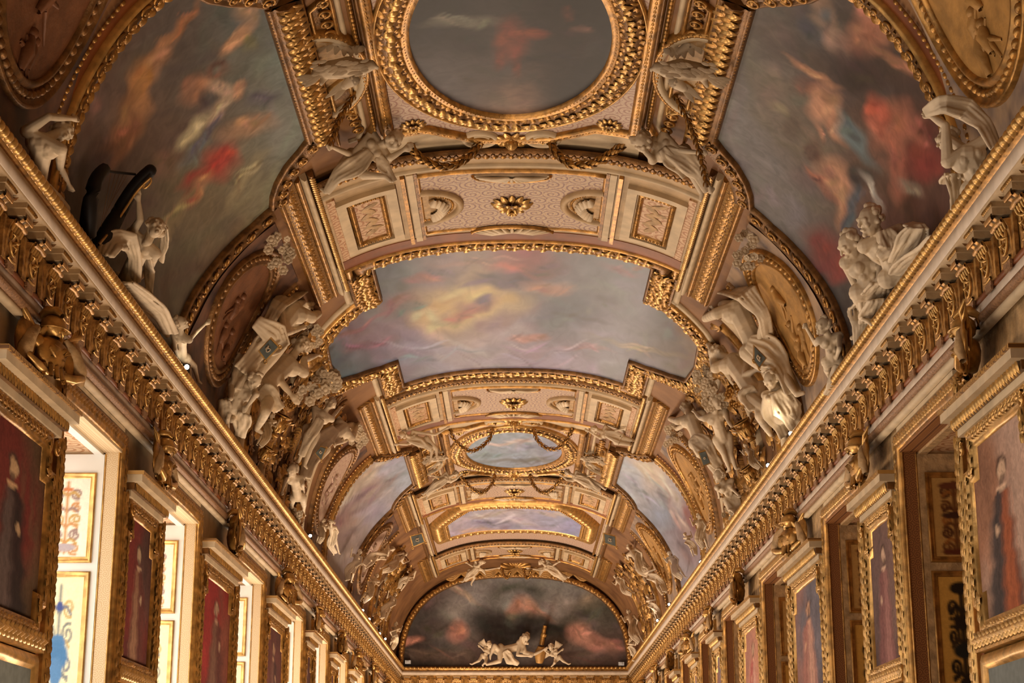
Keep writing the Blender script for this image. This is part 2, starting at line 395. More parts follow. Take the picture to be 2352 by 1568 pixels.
# ---------------------------------------------------------------- painted colours
def paint(bg, layers, warp=0.0, seed=0, gain=1.0, sat=.88, tint=(1, 1, 1), dabs=150, lean=-40):
    """colour fields and soft brushed shapes of a painted canvas, in the photograph's pixel frame of that canvas"""
    rs = np.random.RandomState(seed); ph = rs.rand(12)*6.28; rs2 = np.random.RandomState(seed+50)
    def f(W, uv):
        x, y, _ = proj(W)
        if warp:
            x0, y0 = x, y
            x = x0+warp*(np.sin(y0/37+ph[0])+.6*np.sin((x0+y0)/19+ph[1])+.5*np.sin((x0*.6-y0)/11+ph[2]))
            y = y0+warp*.6*(np.sin(x0/33+ph[3])+.6*np.sin((x0-y0)/17+ph[4])+.5*np.sin((x0+y0*.5)/9+ph[5]))
        c = np.zeros((len(x), 3)); ws = np.zeros(len(x))
        for (bx, by, col, r) in bg:                                  # smooth ground from a few colour stations
            w = 1/(((x-bx)**2+(y-by)**2)/(r*r)+.02)**1.3; c += w[:, None]*lin(col); ws += w
        c /= ws[:, None]
        full = []; lo = (x.min(), y.min()); hi = (x.max(), y.max()); kk = math.sqrt((hi[0]-lo[0])*(hi[1]-lo[1]))/600
        for k in range(dabs):                                        # loose brushwork over the whole ground
            qx, qy = rs2.uniform(lo[0], hi[0]), rs2.uniform(lo[1], hi[1]); w = np.array([1/(((qx-b_[0])**2+(qy-b_[1])**2)/(b_[3]**2)+.02)**1.3 for b_ in bg]); cc = (w[:, None]*np.array([b_[2] for b_ in bg])).sum(0)/w.sum()
            full.append((qx, qy, rs2.uniform(14, 60)*kk, rs2.uniform(5, 18)*kk, lean+rs2.normal()*28, np.clip(cc*rs2.uniform(.74, 1.26)+rs2.uniform(-9, 9, 3), 10, 245), .5, .6))
        for l in layers:                                             # each shape is broken into smaller dabs of varied colour
            full.append(l)
            for k in range(6):
                a = rs2.uniform(0, 6.28); r = math.sqrt(rs2.rand())*.85; an = math.radians(l[4]); u0, v0 = l[2]*r*math.cos(a), l[3]*r*math.sin(a)
                cc = np.clip(np.array(l[5])*rs2.uniform(.62, 1.32)+rs2.uniform(-10, 10, 3), 12, 245)
                full.append((l[0]+u0*math.cos(an)-v0*math.sin(an), l[1]+u0*math.sin(an)+v0*math.cos(an), max(3, l[2]*rs2.uniform(.16, .42)), max(2.5, l[3]*rs2.uniform(.14, .4)), l[4]+rs2.uniform(-35, 35), cc, .62, .5))
        for l in full:
            cx, cy, rx, ry, an, col = l[:6]; al = l[6] if len(l) > 6 else .85; so = l[7] if len(l) > 7 else .45
            ca, sa = math.cos(math.radians(an)), math.sin(math.radians(an)); u = (x-cx)*ca+(y-cy)*sa; v = -(x-cx)*sa+(y-cy)*ca
            d = np.sqrt((u/rx)**2+(v/ry)**2); w = al*np.clip((1+so-d)/(2*so), 0, 1); w = w*w*(3-2*w) if al >= 1 else w
            c = c*(1-w[:, None])+w[:, None]*lin(col)
        g_ = c.mean(1, keepdims=True); return np.clip(gain*(g_+(c-g_)*sat)*np.array(tint), 0, 1)  # bluish tint puts window daylight reflected off the canvas into its colour
    return f
# ================================================================ the setting
Y0, Y1 = -2.6, 61.28
mb = MB(); box(mb, -5.6, 5.6, Y0, Y1+.2, -.1, 0); top(mb, 'floor', 'floor_wood', 'warm wooden parquet floor of the long gallery', kind='structure', smooth=False)
ys = np.linspace(Y0, Y1, 30); ss = np.linspace(-SMAX-.15, SMAX+.15, 121); Yg, Sg = np.meshgrid(ys, ss, indexing='ij')
mb = MB(); mb.add(V(Yg, Sg, 0.0), gridq(30, 121)); mb.add(V(Yg, Sg, -.15), gridq(30, 121)[:, ::-1])
ceiling = top(mb, 'ceiling', 'brown_ground', 'dark gilded barrel vault behind the paintings and stucco', kind='structure')
mb = MB(); box(mb, -5.6, 5.6, Y1, Y1+.2, 0, 10.6); wall_far = top(mb, 'wall_far', 'brown_ground', 'end wall of the gallery below and around the big arched painting', kind='structure', smooth=False)
mb = MB(); box(mb, -5.6, 5.6, Y0-.2, Y0, 0, 10.6); top(mb, 'wall_near', 'cream_shade', 'wall behind the viewpoint', kind='structure', smooth=False)
XW = 4.30
WZ = 5.58                                            # window head height
WINS = [(b, c) for (a, b), (c, d) in zip(PIERS[:-1], PIERS[1:])]
SIDES = ((-1, 'left'), (1, 'right'))
for sd, nm in SIDES:
    mb = MB(); f = lambda x0, x1, y0, y1, z0, z1: box(mb, min(sd*x0, sd*x1), max(sd*x0, sd*x1), y0, y1, z0, z1)
    for a, b in PIERS: f(XW, 5.5, a if a > Y0+1 else Y0, b, 0, WZ)
    f(XW, 5.5, Y0, Y1, WZ, 6.95)
    for b, c in WINS: f(4.55, 5.5, b, c, 0, .5)
    top(mb, 'wall_'+nm, 'cream_shade' if sd < 0 else 'stucco_tan', 'long %s wall of piers between the %s' % (nm, 'windows' if sd < 0 else 'panelled door niches'), kind='structure', smooth=False)
# ---------------------------------------------------------------- entablature along both walls and the end wall
def extrude(mb, side, prof, y0, y1):
    p = np.array(prof, float); W = np.stack([np.stack([side*p[:, 0], np.full(len(p), y), p[:, 1]], -1) for y in np.linspace(y0, y1, 12)])
    return mb.add(W, gridq(12, len(p)))
def extrude_end(mb, prof, yb):                          # the same section turned across the far end
    p = np.array(prof, float); d = p[:, 0]-3.96
    W = np.stack([np.stack([np.clip(k*(3.96+d), -5, 5), yb+d, p[:, 1]], -1) for k in (-1, 1)])
    return mb.add(W, gridq(2, len(p)))
SECT = [('crown_moulding', 'gold', [(4.4, 6.90), (3.99, 6.90), (3.985, 6.80), (4.02, 6.79), (4.03, 6.765), (4.0, 6.75)]),
        ('fascia', 'pink_stone', [(4.0, 6.75), (3.985, 6.745), (3.985, 6.625), (4.0, 6.62)]),
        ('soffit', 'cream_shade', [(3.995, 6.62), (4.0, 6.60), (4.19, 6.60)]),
        ('frieze', 'gold', [(4.19, 6.60), (4.20, 6.11)]),
        ('plain_band', 'red_brown', [(4.20, 6.12), (4.165, 6.115), (4.165, 6.075), (4.19, 6.07)]),
        ('architrave', 'pink_stone', [(4.19, 6.07), (4.185, 6.065), (4.185, 5.965), (4.20, 5.96)]),
        ('carved_moulding', 'moulding_rose', [(4.2, 5.96), (4.15, 5.95), (4.145, 5.92), (4.165, 5.895), (4.20, 5.885)]),
        ('fillet', 'cream', [(4.2, 5.885), (4.19, 5.88), (4.19, 5.83), (4.25, 5.82)])]
def modillion_meshes():
    b = MB(); box(b, 0, .17, -.11, .11, -.105, -.02); box(b, 0, .185, -.135, .135, -.045, 0)
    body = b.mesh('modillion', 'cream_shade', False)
    g = MB()
    for k in range(7):
        a = -.12+.04*k; v = [(.185, a, -.04), (.205, a+.02, -.035), (.185, a+.04, -.04), (.19, a+.02, -.005), (.185, a+.02, -.05)]
        g.add(v, None, [(0, 1, 3), (1, 2, 3), (0, 4, 1), (4, 2, 1)])
    n = 7; prof = [(.02, -.17), (.07, -.165), (.12, -.15), (.16, -.12), (.165, -.105)]
    for y0, y1 in ((-.09, -.02), (.02, .09)):
        W = np.array([[(x, y, z-.012*math.sin(math.pi*(y-y0)/(y1-y0))) for y in np.linspace(y0, y1, 4)] for x, z in prof]); g.add(W, gridq(5, 4))
    W = np.array([[(.17+.015*math.cos(t), y, -.12+.03*math.sin(t)) for y in (-.1, .1)] for t in np.linspace(0, 6.28, 8)]); g.add(W, gridq(8, 2))
    leafm = g.mesh('modillion_leaf', 'gold')
    c = MB(); box(c, 0, .035, -.215, .215, -.49, -.12)
    pr = [(.035, -.44), (.04, -.40), (.045, -.30), (.06, -.22), (.085, -.17), (.11, -.145), (.125, -.16), (.12, -.185), (.1, -.19)]
    W = np.array([[(x, y, z) for y in (-.15, -.1, 0, .1, .15)] for x, z in pr]); W[:, 2, 0] += .012; c.add(W, gridq(len(pr), 5))
    for s_ in (-.15, .15):
        c.add([(x, s_, z) for x, z in pr[:7]]+[(0.03, s_, -.145), (.03, s_, -.44)], None, [(i, i+1, 7) for i in range(6)]+[(0, 7, 8)])
    cons = c.mesh('frieze_console', 'gold_carved')
    r = MB(); el = [(.062, .095*math.cos(t), -.30+.125*math.sin(t)) for t in np.linspace(0, 6.283, 21)]; m_tube(r, el, .013, 5)
    for k in range(5): m_tube(r, [(.05, .03*math.cos(k*1.26)+.0, -.30+.03*math.sin(k*1.26)), (.085, .055*math.cos(k*1.26), -.30+.065*math.sin(k*1.26)), (.06, .08*math.cos(k*1.26), -.30+.10*math.sin(k*1.26))], [.012, .016, .006], 5)
    for k in range(5): m_tube(r, [(.07+.03*j*.5, -.12+.06*k, -.24+.045*j) for j in range(3)], [.01, .018, .012], 5)
    m_tube(r, [(.05, -.1+.2*j/6, -.46-.012*math.sin(math.pi*j/6)) for j in range(7)], .014, 5)
    orn = r.mesh('console_ornament', 'gold_bright')
    k = MB()
    for j in range(6):
        a = j*math.pi/3; k.add([(0, 0, -.02), (.05*math.cos(a-.4), .05*math.sin(a-.4), -.035), (.075*math.cos(a), .075*math.sin(a), -.015), (.05*math.cos(a+.4), .05*math.sin(a+.4), -.035)], [(0, 1, 2, 3)])
    k.add([(.025*math.cos(a), .025*math.sin(a), -.03) for a in np.arange(6)*1.047]+[(0, 0, -.055)], None, [(i, (i+1) % 6, 6) for i in range(6)])
    ros = k.mesh('soffit_rosette', 'gold_old', False)
    gt = MB(); box(gt, 0, .022, -.10, .10, -.525, -.485); box(gt, 0, .02, -.085, .085, -.56, -.525); gut = gt.mesh('gutta', 'moulding_rose', False)
    return body, leafm, cons, orn, ros, gut
MOD = modillion_meshes()
def entablature(tr, mats):
    par = Matrix.Translation(-wloc(tr))
    def put(name, me, ms):
        scatter(tr, name, me, ms, 9, 300)
    half = [m @ Matrix.Translation((0, .295, 0)) for m in mats]
    put('modillion', MOD[0], mats); put('modillion_leaf', MOD[1], mats)
    put('frieze_console', MOD[2], [m @ Matrix.Translation((.0, 0, 0)) for m in mats]); put('console_ornament', MOD[3], mats)
    put('soffit_rosette', MOD[4], [m @ Matrix.Translation((.09, 0, 0)) for m in half]); put('gutta', MOD[5], [m @ Matrix.Translation((.03, 0, 0)) for m in mats])
for sd, nm in SIDES:
    tr = thing('trim_1' if sd < 0 else 'trim_2', 'gilded cornice with beads, modillions and consoles along the %s wall' % nm, None, (sd*4.0, 30, 6.6), kind='structure')
    for name, m, prof in SECT:
        mb = MB(); extrude(mb, sd, prof, Y0, 61.3); part(mb, name, m, tr)
    M = WALL(sd, 3.985)
    mb = MB(); sweep(mb, M, [(Y0, 6.855), (61.0, 6.855)], half_round(.08, .03), step=2); part(mb, 'torus', 'gold', tr)
    row(tr, 'bead', BEAD, M, [(7.0, 6.855), (61.0, 6.855)], .118, (.118, .115, .14), h=.012, minpx=6, cap=300)
    mats = []
    rot = Matrix.Rotation(0 if sd < 0 else math.pi, 4, 'Z')
    for i in range(100):
        y = 2.2+.59*i
        if y < 60.8: mats.append(Matrix.Translation((sd*4.19, y, 6.60)) @ rot)
    entablature(tr, mats)
tr = thing('trim_3', 'gilded cornice under the arched painting at the far end', None, (0, 61, 6.6), kind='structure')
for name, m, prof in SECT:
    mb = MB(); extrude_end(mb, prof, 61.0); part(mb, name, m, tr)
row(tr, 'bead', BEAD, ENDW(61.025), [(-3.95, 6.855), (3.95, 6.855)], .15, (.12, .1, .1), h=.004, minpx=5)
entablature(tr, [Matrix.Translation((-3.84+.59*i, 61.23, 6.60)) @ Matrix.Rotation(-math.pi/2, 4, 'Z') for i in range(14)])
# ---------------------------------------------------------------- windows on the left, panelled niches on the right
def spirals(seed, kind):
    """a mirrored arabesque on a unit panel: list of polylines (x 0..1 from axis, y 0..1)"""
    rs = np.random.RandomState(seed); out = []
    for k in range(5):
        y0 = .1+.18*k+rs.uniform(-.02, .02); r0 = rs.uniform(.09, .13); d = 1 if k % 2 else -1
        t = np.linspace(0, 1, 26); a = d*(1.2+t*9); r = r0*(1-t*.82)
        out.append(np.c_[.42+r*2.6*np.cos(a), y0+r*np.sin(a)*.62])
    for k in range(4): out.append(np.c_[np.linspace(0, .5, 8), .17+.2*k+.05*np.sin(np.linspace(0, 3.1, 8))])
    out.append(np.c_[np.zeros(12)+.02, np.linspace(.05, .95, 12)])
    return out
def panel_color(ground, lines, marks, seed, w, h, lw=.045):
    sp = spirals(seed, 0)
    def f(W, uv):
        x = np.abs(uv[:, 0]-uv[:, 0].min()-(np.ptp(uv[:, 0]))/2)/(np.ptp(uv[:, 0])/2); y = (uv[:, 1]-uv[:, 1].min())/np.ptp(uv[:, 1])
        c = np.tile(lin(ground), (len(x), 1)); asp = h/w*2
        for i, pl in enumerate(sp):
            d = np.full(len(x), 9.)
            for p, q in zip(pl[:-1], pl[1:]):
                e = np.array([q[0]-p[0], (q[1]-p[1])*asp]); u = np.c_[x-p[0], (y-p[1])*asp]; t = np.clip((u @ e)/(e @ e+1e-9), 0, 1)
                d = np.minimum(d, np.linalg.norm(u-t[:, None]*e, axis=1))
            k = np.clip((lw*1.5-d)/lw, 0, 1)[:, None]; c = c*(1-k)+k*lin(lines[i % len(lines)])
        for (mx, my, rx, ry, col) in marks:
            d = np.sqrt(((x-mx)/rx)**2+((y-my)/ry)**2); k = np.clip((1.15-d)/.3, 0, 1)[:, None]; c = c*(1-k)+k*lin(col)
        return c
    return f
PANEL_ART = {
 -1: (panel_color((240, 230, 205), [(196, 140, 86), (150, 120, 110), (190, 150, 80)], [(0, .12, .5, .05, (176, 160, 160)), (0, .86, .25, .03, (200, 120, 70))], 3, .7, .9, .05),
      panel_color((240, 226, 180), [(130, 130, 120), (190, 160, 100), (120, 120, 125)], [(0, .82, .16, .03, (60, 74, 130)), (0, .60, .34, .05, (76, 120, 160)), (0, .52, .5, .09, (70, 116, 158)), (0, .42, .28, .09, (84, 126, 166)), (0, .30, .6, .05, (186, 178, 186)), (0, .22, .7, .03, (160, 150, 170)), (0, .1, .4, .05, (190, 180, 180))], 5, .7, 1.8, .05)),
 1: (panel_color((196, 150, 84), [(110, 66, 30), (90, 50, 24), (160, 100, 44)], [(0, .9, .7, .05, (110, 60, 34)), (0, .52, .62, .045, (70, 40, 26)), (0, .06, .7, .035, (100, 46, 28))], 8, .5, .9, .07),
     panel_color((214, 160, 74), [(44, 32, 20), (60, 42, 22), (34, 26, 18)], [(0, .93, .5, .04, (36, 26, 18)), (0, .72, .4, .05, (40, 28, 18)), (0, .55, .5, .05, (34, 34, 30)), (0, .36, .3, .03, (40, 28, 18)), (0, .2, .45, .06, (36, 28, 18))], 9, .5, 1.8, .085))}
_panel_cache = {}
def window(i, sd, b, c):
    nm = 'window_%d' % i if sd < 0 else 'door_%d' % i
    t = thing(nm, ('tall window recess with white painted shutters, between %s' if sd < 0 else 'panelled niche in gold and brown, between %s') % 'two portraits', None, (sd*4.3, (b+c)/2, 0), kind='structure')
    M = WALL(sd, XW); carved = 'jamb_carved' if sd < 0 else 'jamb_brown'; white = 'white_paint' if sd < 0 else 'stucco_tan'; edge = 'gold_bright' if sd < 0 else 'gold'
    J = {c: lambda a, z, h=0.0: np.stack([sd*a+0*z, c-h+0*a+0*z, z+0*a], -1), b: lambda a, z, h=0.0: np.stack([sd*a+0*z, b+h+0*a+0*z, z+0*a], -1)}
    near = c > 12
    for yj in ((c, b) if near else ()):
        Mj = (lambda yy, dr: (lambda a, z, h=0.0: np.stack([sd*np.asarray(a, float)+0*np.asarray(z, float), yy+dr*np.asarray(h, float)+0*np.asarray(a, float)+0*np.asarray(z, float), np.asarray(z, float)+0*np.asarray(a, float)], -1)))(yj, -1 if yj == c else 1)
        mb = MB(); slab(mb, Mj, 4.29, 4.45, .5, WZ-.02, -.01, .02); part(mb, 'carved_jamb', carved, t, False)
        mb = MB(); sweep(mb, Mj, [(4.295, .5), (4.295, WZ-.02)], half_round(.03, .035), step=2); sweep(mb, Mj, [(4.445, .5), (4.445, WZ-.06)], half_round(.03, .03), step=2); part(mb, 'jamb_fillet', edge, t)
        mb = MB(); slab(mb, Mj, 4.455, 5.3, .5, WZ-.06, -.01, .03); part(mb, 'shutter', white, t, False)
        for k, (z0, z1) in enumerate(((4.36, 5.28), (2.4, 4.2))):
            mb = MB(); sweep(mb, Mj, [(4.56, z0), (5.10, z0), (5.10, z1), (4.56, z1)], [(-.035, .03), (-.03, .055), (-.01, .05), (0, .035), (.02, .05), (.035, .03)], True, .5); part(mb, 'panel_moulding', edge, t)
            key = (sd, k)
            mb = MB(); st = .018 if c < 24 else .04
            patch(mb, Mj, [(4.585, z0+.03), (5.07, z0+.03), (5.07, z1-.03), (4.585, z1-.03)], .036, st, PANEL_ART[sd][k]); part(mb, 'painted_panel', 'painted_panel', t)
    if near:
        # soffit of the head and the recess ceiling
        mb = MB(); box(mb, min(sd*4.27, sd*4.47), max(sd*4.27, sd*4.47), b, c, WZ-.04, WZ+.01); part(mb, 'carved_head', carved, t, False)
        mb = MB(); box(mb, min(sd*4.47, sd*4.56), max(sd*4.47, sd*4.56), b, c, WZ-.07, WZ); part(mb, 'head_rail', white, t, False)
        mb = MB(); box(mb, min(sd*4.56, sd*5.3), max(sd*4.56, sd*5.3), b, c, WZ-.03, WZ); part(mb, 'recess_ceiling', 'coffer_paint', t, False)
        mb = MB(); p = [(b, 0.5), (b, WZ), (c, WZ), (c, .5)]
        sweep(mb, M, [(b-.09, .5), (b-.09, WZ+.09), (c+.09, WZ+.09), (c+.09, .5)], [(-.1, 0), (-.1, .04), (-.075, .06), (.04, .055), (.06, .04), (.085, .05), (.1, .0)], step=1.0); part(mb, 'architrave_frame', 'gold', t)
        row(t, 'frame_leaf', ACAN_B if sd > 0 else ACAN, M, [(b-.1, 2.6), (b-.1, WZ+.1), (c+.1, WZ+.1), (c+.1, 2.6)], .105, (.13, .14, .06), h=.05, minpx=11, cap=120)
        mb = MB(); slab(mb, M, b+.0, c, WZ+.19, WZ+.24, 0, .045); part(mb, 'head_fillet', 'cream', t, False)
    # glazing: the window itself at the back of the recess, or the closed back of the niche
    mb = MB(); box(mb, min(sd*5.32, sd*5.36), max(sd*5.32, sd*5.36), b, c, .5, WZ)
    part(mb, 'pane' if sd < 0 else 'back_panel', 'sky_glass' if sd < 0 else 'relief_brown', t, False)
    mb = MB()
    for k in range(4):
        y = b+.06+(c-b-.12)*k/3; box(mb, min(sd*5.29, sd*5.33), max(sd*5.29, sd*5.33), y-.03, y+.03, .5, WZ)
    for k in range(5):
        z = .55+(WZ-.6)*k/4; box(mb, min(sd*5.29, sd*5.33), max(sd*5.29, sd*5.33), b, c, z-.03, z+.03)
    part(mb, 'glazing_bars' if sd < 0 else 'door_rails', white, t, False)
for i, (b, c) in enumerate(WINS):
    for sd, nm in SIDES: window(i+1, sd, b, c)
# ================================================================ transverse arches of the vault
def curve_s(s0, s1): return max(2, int(abs(s1-s0)/.15)+2)
def arch(idx, yc, hl, label, near):
    tr = thing('trim_%d' % idx, label, None, (0, yc, ZC-.1), kind='structure'); k = hl/1.75
    E_ = 2.72
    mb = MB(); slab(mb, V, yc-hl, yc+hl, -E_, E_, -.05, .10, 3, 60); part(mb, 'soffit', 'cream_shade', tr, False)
    mb = MB(); slab(mb, V, yc+hl-.42*k, yc+hl-.03, -E_+.02, E_-.02, .08, .112, 2, 60); part(mb, 'plain_edge', 'red_brown', tr, False)
    mb = MB(); sweep(mb, V, [(yc+hl, -E_), (yc+hl, E_)], half_round(.06, .05, 5, .10), step=.15); part(mb, 'edge_fillet', 'gold', tr)
    mb = MB(); sweep(mb, V, [(yc-hl, -E_), (yc-hl, E_)], [(-.05, -.02), (-.06, .09), (-.04, .12), (.02, .14), (.05, .16), (.16, .15), (.2, .18), (.24, .17), (.25, .1)][::-1], step=.15); part(mb, 'front_moulding', 'gold_old', tr)
    mb = MB(); sweep(mb, V, [(yc-hl+.32*k, -E_), (yc-hl+.32*k, E_)], half_round(.07, .05, 5, .10), step=.15); part(mb, 'front_fillet', 'cream', tr)
    row(tr, 'egg', EGG, V, [(yc-hl-.1, -E_), (yc-hl-.1, E_)], .115, (.11, .12, .11), h=.155, minpx=12)
    row(tr, 'dart_leaf', LEAF_O, V, [(yc-hl-.19, -E_), (yc-hl-.19, E_)], .10, (.1, .1, .06), h=.18, turn=math.pi/2, minpx=16)
    # central painted field with shaped ends
    P = 1.33
    y0, y1 = yc-1.22*k, yc+1.12*k
    mb = MB(); patch(mb, V, [(y0, -P), (y1, -P), (y1, P), (y0, P)], .115, .12, None); part(mb, 'painted_field', 'arabesque_violet', tr)
    mb = MB(); sweep(mb, V, [(y0, -P), (y1, -P), (y1, P), (y0, P)], half_round(.07, .05, 5, .10), True, .15); part(mb, 'field_frame', 'gold', tr)
    for sg in (-1, 1):
        # half round panel with a stucco relief at each side of the field
        c0 = sg*P; R_ = .62*k
        e = [(yc+R_*math.sin(t), c0-sg*R_*.92*math.cos(t)) for t in np.linspace(-math.pi/2, math.pi/2, 19)]
        mb = MB(); patch(mb, V, e, .13, .1); part(mb, 'half_round_panel', 'stucco_tan', tr)
        mb = MB(); sweep(mb, V, e, [(-.05, .1), (-.05, .16), (-.02, .185), (.02, .185), (.05, .16), (.05, .1)], step=.1); part(mb, 'half_round_frame', 'cream_shade', tr)
        e2 = [(yc+R_*.82*math.sin(t), c0-sg*R_*.74*math.cos(t)) for t in np.linspace(-math.pi/2, math.pi/2, 19)]
        row(tr, 'pearl', PEARL, V, e2, .055, (.05, .05, .05), h=.13, minpx=12)
        mb = MB()
        for j in range(9):
            t = -1.2+2.4*j/8; rr = R_*.42; p = (yc+rr*math.sin(t), c0-sg*(.1+rr*.6*math.cos(t)))
            c = V(p[0], p[1], .14); q = V(yc+rr*1.5*math.sin(t), c0-sg*(.1+rr*1.15*math.cos(t)), .17); m_tube(mb, [c, (c+q)/2+np.array([0, 0, -.05]), q], [.05*k, .07*k, .02], 6)
        part(mb, 'shell_relief', 'stucco', tr)
        # pilaster strips
        for so, w, h, m in ((1.44, .10, .16, 'cream'), (1.55, .06, .19, 'gold'), (1.36, .05, .15, 'gold_old')):
            mb = MB(); slab(mb, V, yc-hl+.35*k, yc+hl-.42*k, sg*(so-w/2), sg*(so+w/2), .09, h, 2, 3); part(mb, 'pilaster_strip', m, tr, False)
        # coffer
        a0, a1, b0, b1 = yc-.98*k, yc+1.0*k, sg*1.74, sg*2.5
        mb = MB(); sweep(mb, V, [(a0, b0), (a1, b0), (a1, b1), (a0, b1)], [(-.075, .1), (-.075, .17), (.075, .17), (.075, .1)], True, .15); part(mb, 'coffer_border', 'cream', tr, False)
        i0, i1, j0, j1 = a0+.15, a1-.15, b0+sg*.14, b1-sg*.14
        mb = MB(); sweep(mb, V, [(i0, j0), (i1, j0), (i1, j1), (i0, j1)], [(-.045, .1), (-.04, .15), (0, .165), (.03, .14), (.045, .1)], True, .15); part(mb, 'coffer_frame', 'gold', tr)
        row(tr, 'coffer_pearl', PEARL, V, [(i0, j0), (i1, j0), (i1, j1), (i0, j1)], .06, (.05, .06, .05), h=.15, closed=True, minpx=12)
        mb = MB(); patch(mb, V, [(i0, j0), (i1, j0), (i1, j1), (i0, j1)], .112, .15); part(mb, 'coffer_panel', 'coffer_paint', tr)
        row(tr, 'coffer_leaf', m_leaf_tan, V, [(i0+.25, (j0+j1)/2), (i1-.25, (j0+j1)/2)], .17, (.3, .22, .07), h=.11, alt=.9, minpx=14, jit=.05)
        mb = MB(); slab(mb, V, yc-1.25*k, yc+1.25*k, sg*2.56, sg*2.68, .09, .13, 2, 3); part(mb, 'fluted_strip', 'coffer_paint', tr, False)
        # long mouldings that close the arch on each side
        for so, w, h, m in ((2.76, .10, .13, 'gold_old'), (2.86, .10, .14, 'cream'), (2.96, .10, .11, 'gold'), (3.12, .22, .06, 'gold_net'), (3.27, .08, .09, 'gold')):
            mb = MB(); sweep(mb, V, [(yc-hl-.55*k, sg*so), (yc+hl+1.0*k, sg*so)], half_round(w, h-.02, 6, .0) if w < .2 else [(-w/2, 0), (-w/2, h), (w/2, h), (w/2, 0)], step=.5); part(mb, 'long_moulding', m, tr)
        row(tr, 'rope_twist', LEAF_B, V, [(yc-hl-.5*k, sg*2.76), (yc+hl+.95*k, sg*2.76)], .075, (.1, .09, .06), h=.10, turn=.9, minpx=14)
        row(tr, 'net_bud', ACAN, V, [(yc-hl-.5*k, sg*3.12), (yc+hl+.95*k, sg*3.12)], .12, (.14, .18, .08), h=.055, alt=.6, minpx=14)
    # rosette at the middle of the field
    ro = rosette(tr, V, yc+.05, 0, .30*k, .13, 'rosette')
    # white shell cartouches at the front and back of the field
    for yy, rr, dr in ((yc+1.22*k, .62, -1), (yc-1.12*k, .55, 1)):
        e = [(yy-dr*.0+dr*.22*k*math.sin(t), rr*math.cos(t)) for t in np.linspace(0, math.pi, 17)]
        mb = MB(); patch(mb, V, e, .15, .08, thick=.08); part(mb, 'cartouche', 'stucco', tr)
        mb = MB()
        for j in range(11):
            t = math.pi*(j+.5)/11; p = V(yy+dr*.03, .06*math.cos(t), .17); q = V(yy+dr*.2*k*math.sin(t), rr*.92*math.cos(t), .16); m_tube(mb, [p, (p+q)/2+np.array([0, 0, -.02]), q], [.02, .035, .015], 5)
        part(mb, 'cartouche_rib', 'stucco', tr)
        mb = MB(); sweep(mb, V, e, half_round(.05, .05, 5, .13), step=.08); part(mb, 'cartouche_rim', 'gold', tr)
    return tr
m_leaf_tan = m_leaf('leaf_tan', 'stucco_tan')
def rosette(parent, M, a, b, r, h, name):
    base = np.array(M(a, b, h)); mb = MB()
    fr = frame_at(M, a, b, 1, 0, h)
    mb2 = MB(); n = 12
    e = [tuple((fr @ Vector((r*.5*math.cos(t), r*.5*math.sin(t), .02)))) for t in np.arange(n)*2*math.pi/n]; c = tuple(fr @ Vector((0, 0, r*.28)))
    mb2.add(np.array(e+[c]), None, [(i, (i+1) % n, n) for i in range(n)])
    ro = part(mb2, name, 'gold_old', parent)
    mats = []
    for ring, (cnt, rad, ln, ti) in enumerate(((12, .72, .62, .25), (8, .42, .5, -.25), (5, .16, .32, -.7))):
        for j in range(cnt):
            t = 2*math.pi*(j+.5*ring)/cnt
            mats.append(fr @ Matrix.Rotation(t, 4, 'Z') @ Matrix.Translation((r*rad, 0, r*.22*ring)) @ Matrix.Rotation(ti, 4, 'Y') @ Matrix.Diagonal((r*ln, r*ln*.95, r*.5, 1)))
    scatter(ro, 'petal', LEAF_B, mats, 9)
    return ro
ARCHES = [(12.5, 1.75, 'transverse arch of the vault nearest the viewpoint, mostly above the frame', 0),
          (23.2, 1.75, 'nearest fully visible painted transverse arch, just before the big central painting', 1),
          (35.35, 1.75, 'painted transverse arch just beyond the big central painting', 1),
          (45.6, 1.6, 'painted transverse arch between the far oval and the octagonal painting', 1),
          (56.3, 1.55, 'last transverse arch before the end wall', 1)]
for i, (yc, hl, lb, nr) in enumerate(ARCHES): arch(4+i, yc, hl, lb, nr)
